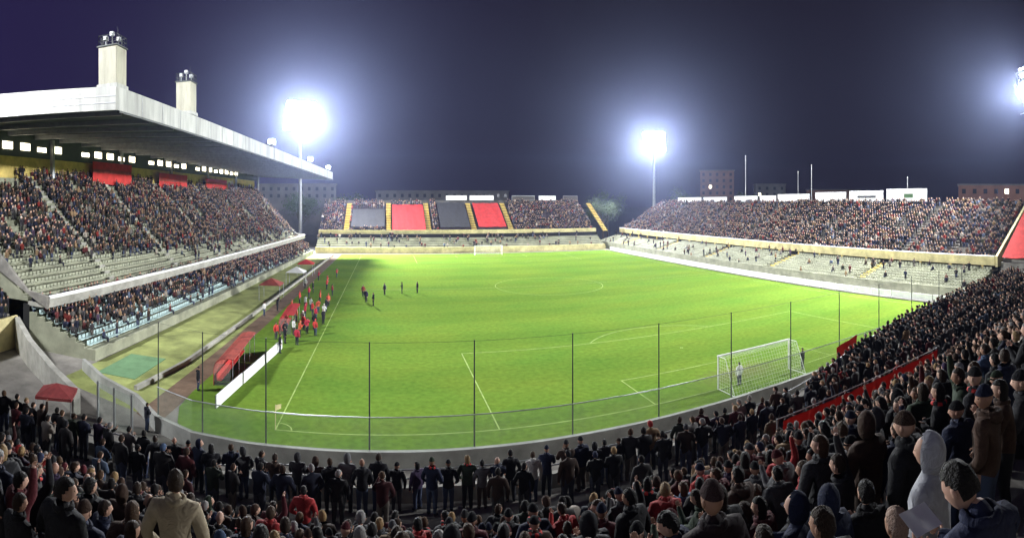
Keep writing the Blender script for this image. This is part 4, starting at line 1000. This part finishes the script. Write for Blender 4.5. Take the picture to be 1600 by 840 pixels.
def hair_long(x, y, z):
    s_ = 1.13 + rh.uniform(-.02, .02); zz = z * .12 * 1.09
    if z < -.1 and y < .3: zz = -.02 + (z + .1) * .27; s_ = 1.15 - .1 * abs(z)
    r = math.sqrt(max(1e-6, x * x + y * y)); k = max(r, .55) / r if z < 0 and r > .05 else 1
    return (x * .079 * s_ * k, min(y * .098 * s_ * k, .05 if z < .3 else 9) - .006, zz), (z > .5 or y < .25)
def beanie(x, y, z):
    s_ = 1.13 if z > .25 else 1.19
    return (x * .079 * s_, y * .098 * s_, z * .12 * 1.16 + (.012 if z > .8 else 0)), z > .02
def hood(x, y, z):
    s_ = 1.3
    return (x * .082 * s_, y * .1 * s_ - .025, z * .125 * 1.25 + (.01 if z > 0 else -.02)), (y < .45)
def cap_crown(x, y, z): return (x * .079 * 1.12, y * .098 * 1.12, z * .12 * 1.13), z > .1
HEADWEAR = {'short hair': (shell('hair', M['hair'], hair_short), 'hair'), 'long hair': (shell('hair', M['hair'], hair_long), 'hair'), 'beanie': (shell('beanie', M['knit'], beanie), 'beanie'), 'hood': (shell('hood', M['jacket'], hood), 'hood')}
c_ = shell('cap', M['knit'], cap_crown); bm = bmesh.new(); bm.from_mesh(c_)
vs = [bm.verts.new((.08 * math.cos(a), .1 * math.sin(a) + .0, .018)) for a in [PI * i / 8 for i in range(9)]]; vo = [bm.verts.new((.075 * math.cos(a), .1 * math.sin(a) + .07 * math.sin(a), .004)) for a in [PI * i / 8 for i in range(9)]]
for i in range(8): bm.faces.new((vs[i], vs[i + 1], vo[i + 1], vo[i]))
bm.to_mesh(c_); bm.free(); HEADWEAR['cap'] = (c_, 'cap')
def scarf_mesh():
    mbx = MB(); n1, n2 = 20, 8; V = []; F = []; Mi = []
    for i in range(n1):
        a = 2 * PI * i / n1
        for j in range(n2):
            b = 2 * PI * j / n2; rr = .085 + .035 * math.cos(b); V.append((rr * math.cos(a), rr * math.sin(a) * 1.05, .035 * math.sin(b) + .01 * math.sin(3 * a)))
    for i in range(n1):
        for j in range(n2): F.append((i * n2 + j, ((i + 1) % n1) * n2 + j, ((i + 1) % n1) * n2 + (j + 1) % n2, i * n2 + (j + 1) % n2)); Mi.append(0 if (i // 2) % 2 else 1)
    mbx.v = V; mbx.f = F; mbx.m = Mi; o = mbx.build('scarf', [M['red'], M['black_cloth']], smooth=True); me = o.data; bpy.data.objects.remove(o); return me
SCARF = scarf_mesh()

def collar_mesh(down_hood):
    mbx = MB(); n1, n2 = 18, 8; V = []
    for i in range(n1):
        a = 2 * PI * i / n1; back = max(0, -math.sin(a))
        for j in range(n2):
            b = 2 * PI * j / n2; r0 = .03 + (.035 * back if down_hood else .0); rr = .088 + r0 * math.cos(b) * .8 + (.02 * back if down_hood else 0)
            V.append((rr * math.cos(a) * 1.05, rr * math.sin(a) - (.03 * back if down_hood else 0), r0 * 1.15 * math.sin(b) + .006 * math.sin(5 * a) - (.03 * back if down_hood else 0)))
    mbx.poly(V, [(i * n2 + j, ((i + 1) % n1) * n2 + j, ((i + 1) % n1) * n2 + (j + 1) % n2, i * n2 + (j + 1) % n2) for i in range(n1) for j in range(n2)])
    o = mbx.build('collar', M['jacket'], smooth=True); me = o.data; bpy.data.objects.remove(o); return me
COLLARS = (collar_mesh(False), collar_mesh(True))
def person(pz, x, y, z, rz, scale, jack, headw, hcol, scarf, label, group=None, wide=1.0):
    me, HM, J, seat = POSES[pz]
    o = bpy.data.objects.new('person', me); COL.objects.link(o); o.location = (x, y, z); o.rotation_euler = (0, 0, rz); o.scale = (scale * wide, scale * wide, scale)
    o.color = (*jack, 1); tag(o, label, 'person', group)
    if headw != 'bald':
        m_, nm = HEADWEAR[headw]; h = bpy.data.objects.new(nm, m_); COL.objects.link(h); h.parent = o; h.matrix_local = HM; h.color = (*hcol, 1)
    if headw != 'hood' and not scarf:
        dh = RND.random() < .4; s_ = bpy.data.objects.new('folded_hood' if dh else 'collar', COLLARS[dh]); COL.objects.link(s_); s_.parent = o; s_.location = Vector(J['neck']) + Vector((0, .0, .015)); s_.color = (*[c * .85 for c in jack], 1)
    if scarf:
        s_ = bpy.data.objects.new('scarf', SCARF); COL.objects.link(s_); s_.parent = o; s_.location = Vector(J['neck']) + Vector((0, .01, .02))
    return o

# decimated copies for the mid-distance mass
def decimated(nm, ratio=.28):
    me, HM, J, seat = POSES[nm]
    ob = bpy.data.objects.new('tmp', me.copy()); COL.objects.link(ob)
    hw = HEADWEAR['short hair'][0].copy(); hw.transform(HM)
    d = ob.modifiers.new('d', 'DECIMATE'); d.ratio = ratio
    tr = ob.modifiers.new('t', 'TRIANGULATE')
    em = bpy.data.meshes.new_from_object(ob.evaluated_get(bpy.context.evaluated_depsgraph_get())); bpy.data.objects.remove(ob)
    reg = {0: 2, 1: 0, 2: 1, 3: 1, 4: 2, 5: 3}
    V = [tuple(v.co) for v in em.vertices]; F = [tuple(p.vertices) for p in em.polygons]; R = [reg[p.material_index] for p in em.polygons]; k = len(V)
    V += [tuple(v.co) for v in hw.vertices]
    for p in hw.polygons:
        q = list(p.vertices)
        for i in range(1, len(q) - 1): F.append((k + q[0], k + q[i], k + q[i + 1])); R.append(3)
    return np.array(V), np.array(F), np.array(R)
MID = [decimated(n_) for n_ in ('relaxed', 'pockets', 'folded', 'clapping', 'raised', 'lookleft', 'lookright', 'phone', 'seated')]

ORD = ['first', 'second', 'third', 'fourth', 'fifth', 'sixth', 'seventh', 'eighth', 'ninth', 'tenth', 'eleventh', 'twelfth', 'thirteenth', 'fourteenth', 'fifteenth', 'sixteenth', 'seventeenth']
ZONES = [(60, 'below roof end'), (180, 'below roof towers'), (300, 'below red tent'), (400, 'below near dugout'), (480, 'below corner flag'), (580, 'below touchline start'), (660, 'below far stand'), (740, 'below black sheet'), (830, 'below penalty-area line'), (920, 'below far billboards'), (1010, 'below far corner'),
         (1110, 'left of goal'), (1180, 'below goal net'), (1240, 'below right goalpost'), (1320, 'left of red banner'), (1390, 'behind red banner'), (1450, 'right of red banner'), (1520, 'below tall billboard'), (1700, 'below red block')]
def zone(x, y):
    px = 605 + 810 * math.atan2(x, max(y, .01))
    for a, t in ZONES:
        if px < a: return t, px
    return ZONES[-1][1], px
used = set()
BRIGHT = {'tan', 'bright red', 'off-white', 'denim blue', 'grey'}
def describe(x, y, rowtxt, pz):
    zt, px = zone(x, y)
    for _ in range(300):
        ji = NP.choice(len(JACK), p=JW); jn, jc, _w = JACK[ji]
        if jn in BRIGHT and math.hypot(x, y) < 7.5: continue
        hn = NP.choice(['short hair', 'long hair', 'beanie', 'hood', 'cap', 'bald'], p=[.46, .14, .18, .09, .08, .05])
        hi = NP.choice(5, p=HW); ki = NP.choice(len(JACK), p=JW)
        if hn in ('short hair', 'long hair'): ht = HAIRC[hi][0] + ' ' + hn; hc = HAIRC[hi][1]
        elif hn == 'hood': ht = 'raised hood'; hc = jc
        elif hn == 'bald': ht = 'bald head'; hc = (0, 0, 0)
        else: ht = JACK[ki][0] + ' ' + hn; hc = JACK[ki][1]
        scarf = NP.rand() < .14 and hn != 'hood'
        lab = f'spectator in {jn} jacket, {ht}, {rowtxt} {zt}'
        if scarf and len(lab.split()) <= 13: lab = lab.replace(' jacket,', ' jacket and scarf,')
        elif scarf: scarf = False
        if len(lab.split()) > 16: continue
        if lab not in used: used.add(lab); break
    k = 1 + NP.uniform(-.15, .25)
    return lab, tuple(min(.8, c * k) for c in jc), hn, hc, scarf
# hero spectators
G = 'spectators on the near terrace'
HEROES = [
    ('reading', 2.45, 1.05, 0, -.3, 1.01, (.018, .022, .05), 'short hair', HAIRC[0][1], False, 'spectator in dark navy jacket bending head down over a white sheet of paper'),
    ('relaxed', 3.47, 2.0, 0, .15, 1.0, (.36, .365, .39), 'hood', (.36, .365, .39), False, 'spectator in pale grey coat with the hood up, in the lower right foreground'),
    ('pockets', 2.84, 1.87, 0, -.5, .88, (.05, .045, .03), 'short hair', (.3, .2, .15), False, 'spectator with ginger fair hair and dark olive jacket beside the pale hooded one'),
    ('seated_folded', 2.8, 2.45, 0, -.1, .98, (.012, .012, .014), 'short hair', (.03, .017, .01), False, 'brown haired seated spectator in a black jacket left of the ginger one'),
    ('relaxed', 2.36, 3.23, 0, .0, 1.04, (.02, .012, .014), 'beanie', (.05, .03, .03), False, 'tall dark-coated figure with a brown beanie, standing lower centre right'),
    ('pockets', -2.1, 4.85, 0, .2, .98, (.3, .25, .17), 'short hair', HAIRC[1][1], False, 'raised spectator in a long beige coat at the lower left of the crowd'),
]
hero_xy = []
for h in HEROES:
    pz, x, y, _, rz, sc, jc, hw, hc, sf, lab = h
    o = person(pz, x, y, floor_z(y) + (.42 if 'beige' in lab else 0), rz, sc, jc, hw, hc, sf, lab, G, 1.0); hero_xy.append((x, y))
# paper held by the reader
pp = cloth('paper_sheet', [(-.1, -.06, 0), (.1, -.06, .0), (.1, .1, .06), (-.1, .1, .06)], 6, 4, .004, [M['white']], th=.002)
pp.location = (2.45 + .15, 1.05 + .5, floor_z(1.05) + 1.25); pp.rotation_euler = (0, 0, -.3); tag(pp, 'white sheet of paper held by the navy jacket reader', 'paper')

bn = empty('bench', (-2.1, 4.8, floor_z(4.5))); tag(bn, 'short wooden bench under the raised spectator in the beige coat', 'bench')
MB().box(-.6, .6, -.17, .2, .36, .418).build('seat', M['bark'], bn)
for q in (-.5, .42): MB().box(q, q + .08, -.15, .18, .002, .358).build('leg', M['dark_steel'], bn)
cand = []
# front terrace people, two loose rows
for rowi, (yy, gap, txt) in enumerate(((16.55, .52, 'front rail'), (15.75, .75, 'behind front rail'), (14.4, 1.0, 'by the barrier'))):
    x = -17.0
    while x < 47:
        x += gap * RND.uniform(.8, 1.35)
        if x < 12 and rowi == 2 and RND.random() < .8: continue
        if x < 14 and rowi == 1 and RND.random() < .25: continue
        y = yy + RND.uniform(-.18, .18); cand.append((x, y, txt, 1 if rowi == 0 else .8))
for k in range(NR):
    y0 = row_y(k)
    if y0 < .9: break
    x = -.93 * y0 - 1.2 + RND.uniform(0, .5)
    while x < 2.85 * y0 + 1.6:
        x += RND.uniform(.5, .66)
        if RND.random() < .07: continue
        y = y0 + RND.uniform(-.12, .12)
        if any(math.hypot(x - a, y - b) < .5 for a, b in hero_xy): continue
        D = math.hypot(x, y)
        if D < 2.3: continue
        px = 605 + 810 * math.atan2(x, y); py = 316 + 810 * (CAM_Z - floor_z(y) - 1.7) / D
        if px < -25 or px > 1625 or py > 855: continue
        if D < (5.6 if px < 1000 else 4.6 if px < 1250 else 4.4 if px < 1430 else 6.2 if px < 1520 else 4.6): continue
        if k == 0 and 12.3 < x < 23.9: continue
        cand.append((x, y, ORD[k] + ' seat row', .62 if k else .8))
x = 16.5
while x < 62:
    x += RND.uniform(.5, .7); y = front_y(x) - .55; r_ = 0
    while y > 17.1:
        if RND.random() < (.95 if r_ == 0 else .8): cand.append((x + RND.uniform(-.15, .15), y + RND.uniform(-.1, .1), 'front rail corner', .5))
        y -= .85; r_ += 1
scored = sorted(cand, key=lambda c: -c[3] / math.hypot(c[0], c[1]))
inds = scored[:262]; rest = scored[262:]
STAND = ['relaxed', 'pockets', 'folded', 'clapping', 'phone', 'raised', 'lookleft', 'lookright']; SP = [.2, .22, .14, .14, .09, .05, .08, .08]
for (x, y, txt, _s) in inds:
    pz = NP.choice(STAND, p=SP)
    if 'seat row' in txt and NP.rand() < .18: pz = NP.choice(['seated', 'seated_folded'])
    lab, jc, hn, hc, sf = describe(x, y, txt, pz)
    person(pz, x, y, floor_z(y), NP.normal(0, .4) - .12 * (x > 12), NP.uniform(.86, 1.06), jc, hn, hc, sf, lab, G, NP.uniform(.98, 1.14))
groups_ = [[] for _ in MID]
for (x, y, txt, _s) in rest: groups_[NP.choice(len(MID), p=[.22, .2, .14, .12, .04, .1, .08, .04, .06])].append((x, y, floor_z(y)))
for P_, L_ in zip(MID, groups_):
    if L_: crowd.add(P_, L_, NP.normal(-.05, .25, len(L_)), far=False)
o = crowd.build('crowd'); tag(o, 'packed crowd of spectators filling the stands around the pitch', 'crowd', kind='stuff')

# people on and beside the pitch
F_ = [  # x, y, facing, jacket, pose, headwear, label
    (25.2, 31.2, 0, (.7, .7, .68), 'relaxed', 'short hair', 'goalkeeper in white standing in the mouth of the near goal'),
    (31.6, 30.6, .3, (.012, .012, .014), 'folded', 'beanie', 'person in black standing beside the far post of the near goal'),
    (-10.0, 47.6, -1.2, (.012, .012, .014), 'pockets', 'short hair', 'person in black standing past the end of the near dugout'),
    (-13.9, 36.4, -1.4, (.012, .012, .014), 'relaxed', 'cap', 'person in black standing at the near end of the first dugout'),
    (-14.3, 28.6, -.6, (.02, .02, .03), 'folded', 'short hair', 'lone steward in dark clothes by the glass screen'),
    (-3.0, 73.5, 2.6, (.05, .03, .09), 'relaxed', 'short hair', 'player in dark purple kit just inside the left touchline'),
    (-1.9, 71.0, 1.8, (.02, .02, .02), 'lookleft', 'short hair', 'referee in black stepping over the left touchline'),
    (-3.6, 77.5, 2.9, (.35, .04, .04), 'hip', 'short hair', 'player in red shirt behind the one in dark purple'),
    (-.4, 79.4, 2.2, (.1, .08, .14), 'relaxed', 'short hair', 'player in grey purple shirt standing alone on the grass'),
    (2.3, 80.5, 1.6, (.03, .035, .03), 'folded', 'short hair', 'player in dark shirt, second from the right on the pitch'),
    (4.7, 80.8, 1.9, (.04, .03, .03), 'relaxed', 'long hair', 'rightmost player in dark shirt on the open pitch')]
for (x, y, rz, jc, pz, hw, lab) in F_:
    person('lookright' if pz == 'hip' else pz, x, y, .02, rz, 1.0, jc, hw, HAIRC[1][1] if 'hair' in hw else (.02, .02, .02), False, lab, 'people by the pitch')
ncl = [('bright red', (.5, .05, .04)), ('black', (.012, .012, .014)), ('white', (.62, .62, .6)), ('orange red', (.55, .1, .05)), ('crimson', (.4, .03, .05))]
spots = [(-11.4, 52.3), (-10.6, 52.9), (-9.9, 54.2), (-9.1, 53.4), (-8.6, 55.1), (-11.0, 56.0), (-8.1, 57.2), (-9.6, 58.4), (-10.8, 60.5), (-8.5, 61.2), (-9.3, 64.0), (-7.9, 66.5), (-10.9, 68.2), (-9.4, 72.0), (-8.3, 78.0), (-12.2, 71.5), (-11.6, 80.5), (-13.4, 84.0), (-10.2, 88.0), (-12.4, 93.0), (-9.5, 97.0), (-14.2, 66.0), (-15.2, 62.8), (-12.0, 64.6), (-8.9, 50.6), (-7.6, 54.4), (-7.4, 59.6), (-7.7, 62.7), (-8.8, 65.6), (-10.0, 62.6), (-9.2, 56.6), (-10.2, 51.0), (-9.9, 66.8), (-8.0, 69.9), (-11.5, 75.5), (-9.8, 83.5)]
where = ['at the near end of the second dugout', 'in front of the second dugout', 'beside the second dugout bench', 'by the touchline at the second dugout', 'past the second dugout', 'at the far end of the second dugout', 'halfway up the left touchline', 'far up the left touchline']
for i, (x, y) in enumerate(spots):
    cn, cc = ncl[i % 5]; wi = min(7, int(y - 50) // 5)
    lab = f'person in {cn} top {where[wi]}' + (', nearest the pitch' if x > -8.3 else '')
    person(STAND[i % 8], x, y, .02, RND.uniform(-2.4, -.4), 1.0, cc, ['short hair', 'beanie', 'short hair', 'cap'][i % 4], HAIRC[i % 3][1] if i % 2 == 0 else cc, False, lab, 'people by the pitch')
# red and white gazebos further up the touchline
for i, (x, y, m_, lab) in enumerate(((-16.8, 74, M['red_faded'], 'nearer gazebo with faded red roof beside the main stand'), (-15.6, 88, M['white'], 'gazebo with white roof between two red ones'), (-15.8, 100, M['red'], 'farthest gazebo with red roof beside the main stand'))):
    r = empty('gazebo', (x, y, 0)); tag(r, lab, 'gazebo', 'gazebos along the left touchline')
    MB().poly([(-1.6, -1.6, 2.2), (1.6, -1.6, 2.2), (1.6, 1.6, 2.2), (-1.6, 1.6, 2.2), (0, 0, 3.1)], [(0, 1, 4), (1, 2, 4), (2, 3, 4), (3, 0, 4), (3, 2, 1, 0)]).build('canopy', m_, r)
    for sx in (-1.5, 1.5):
        for sy in (-1.5, 1.5): MB().tube((sx, sy, 0), (sx, sy, 2.2), .04, n=6).build('leg', M['steel'], r)

# ------------------------------------------------------------------ haze volume added to give the floodlights their glow
if HAZE > 0:
    hz = MB().box(-420, 420, -60, 420, -1.2, 52).build('haze', [])
    m = bpy.data.materials.new('glow_haze'); m.use_nodes = True; n = m.node_tree; n.nodes.clear()
    oo = n.nodes.new('ShaderNodeOutputMaterial'); pv = n.nodes.new('ShaderNodeVolumePrincipled')
    pv.inputs['Color'].default_value = (.5, .6, 1, 1); pv.inputs['Density'].default_value = HAZE; pv.inputs['Anisotropy'].default_value = .84
    n.links.new(pv.outputs[0], oo.inputs['Volume']); hz.data.materials.append(m); tag(hz, 'thin haze volume added to put a glow round the floodlights', 'haze', kind='stuff')
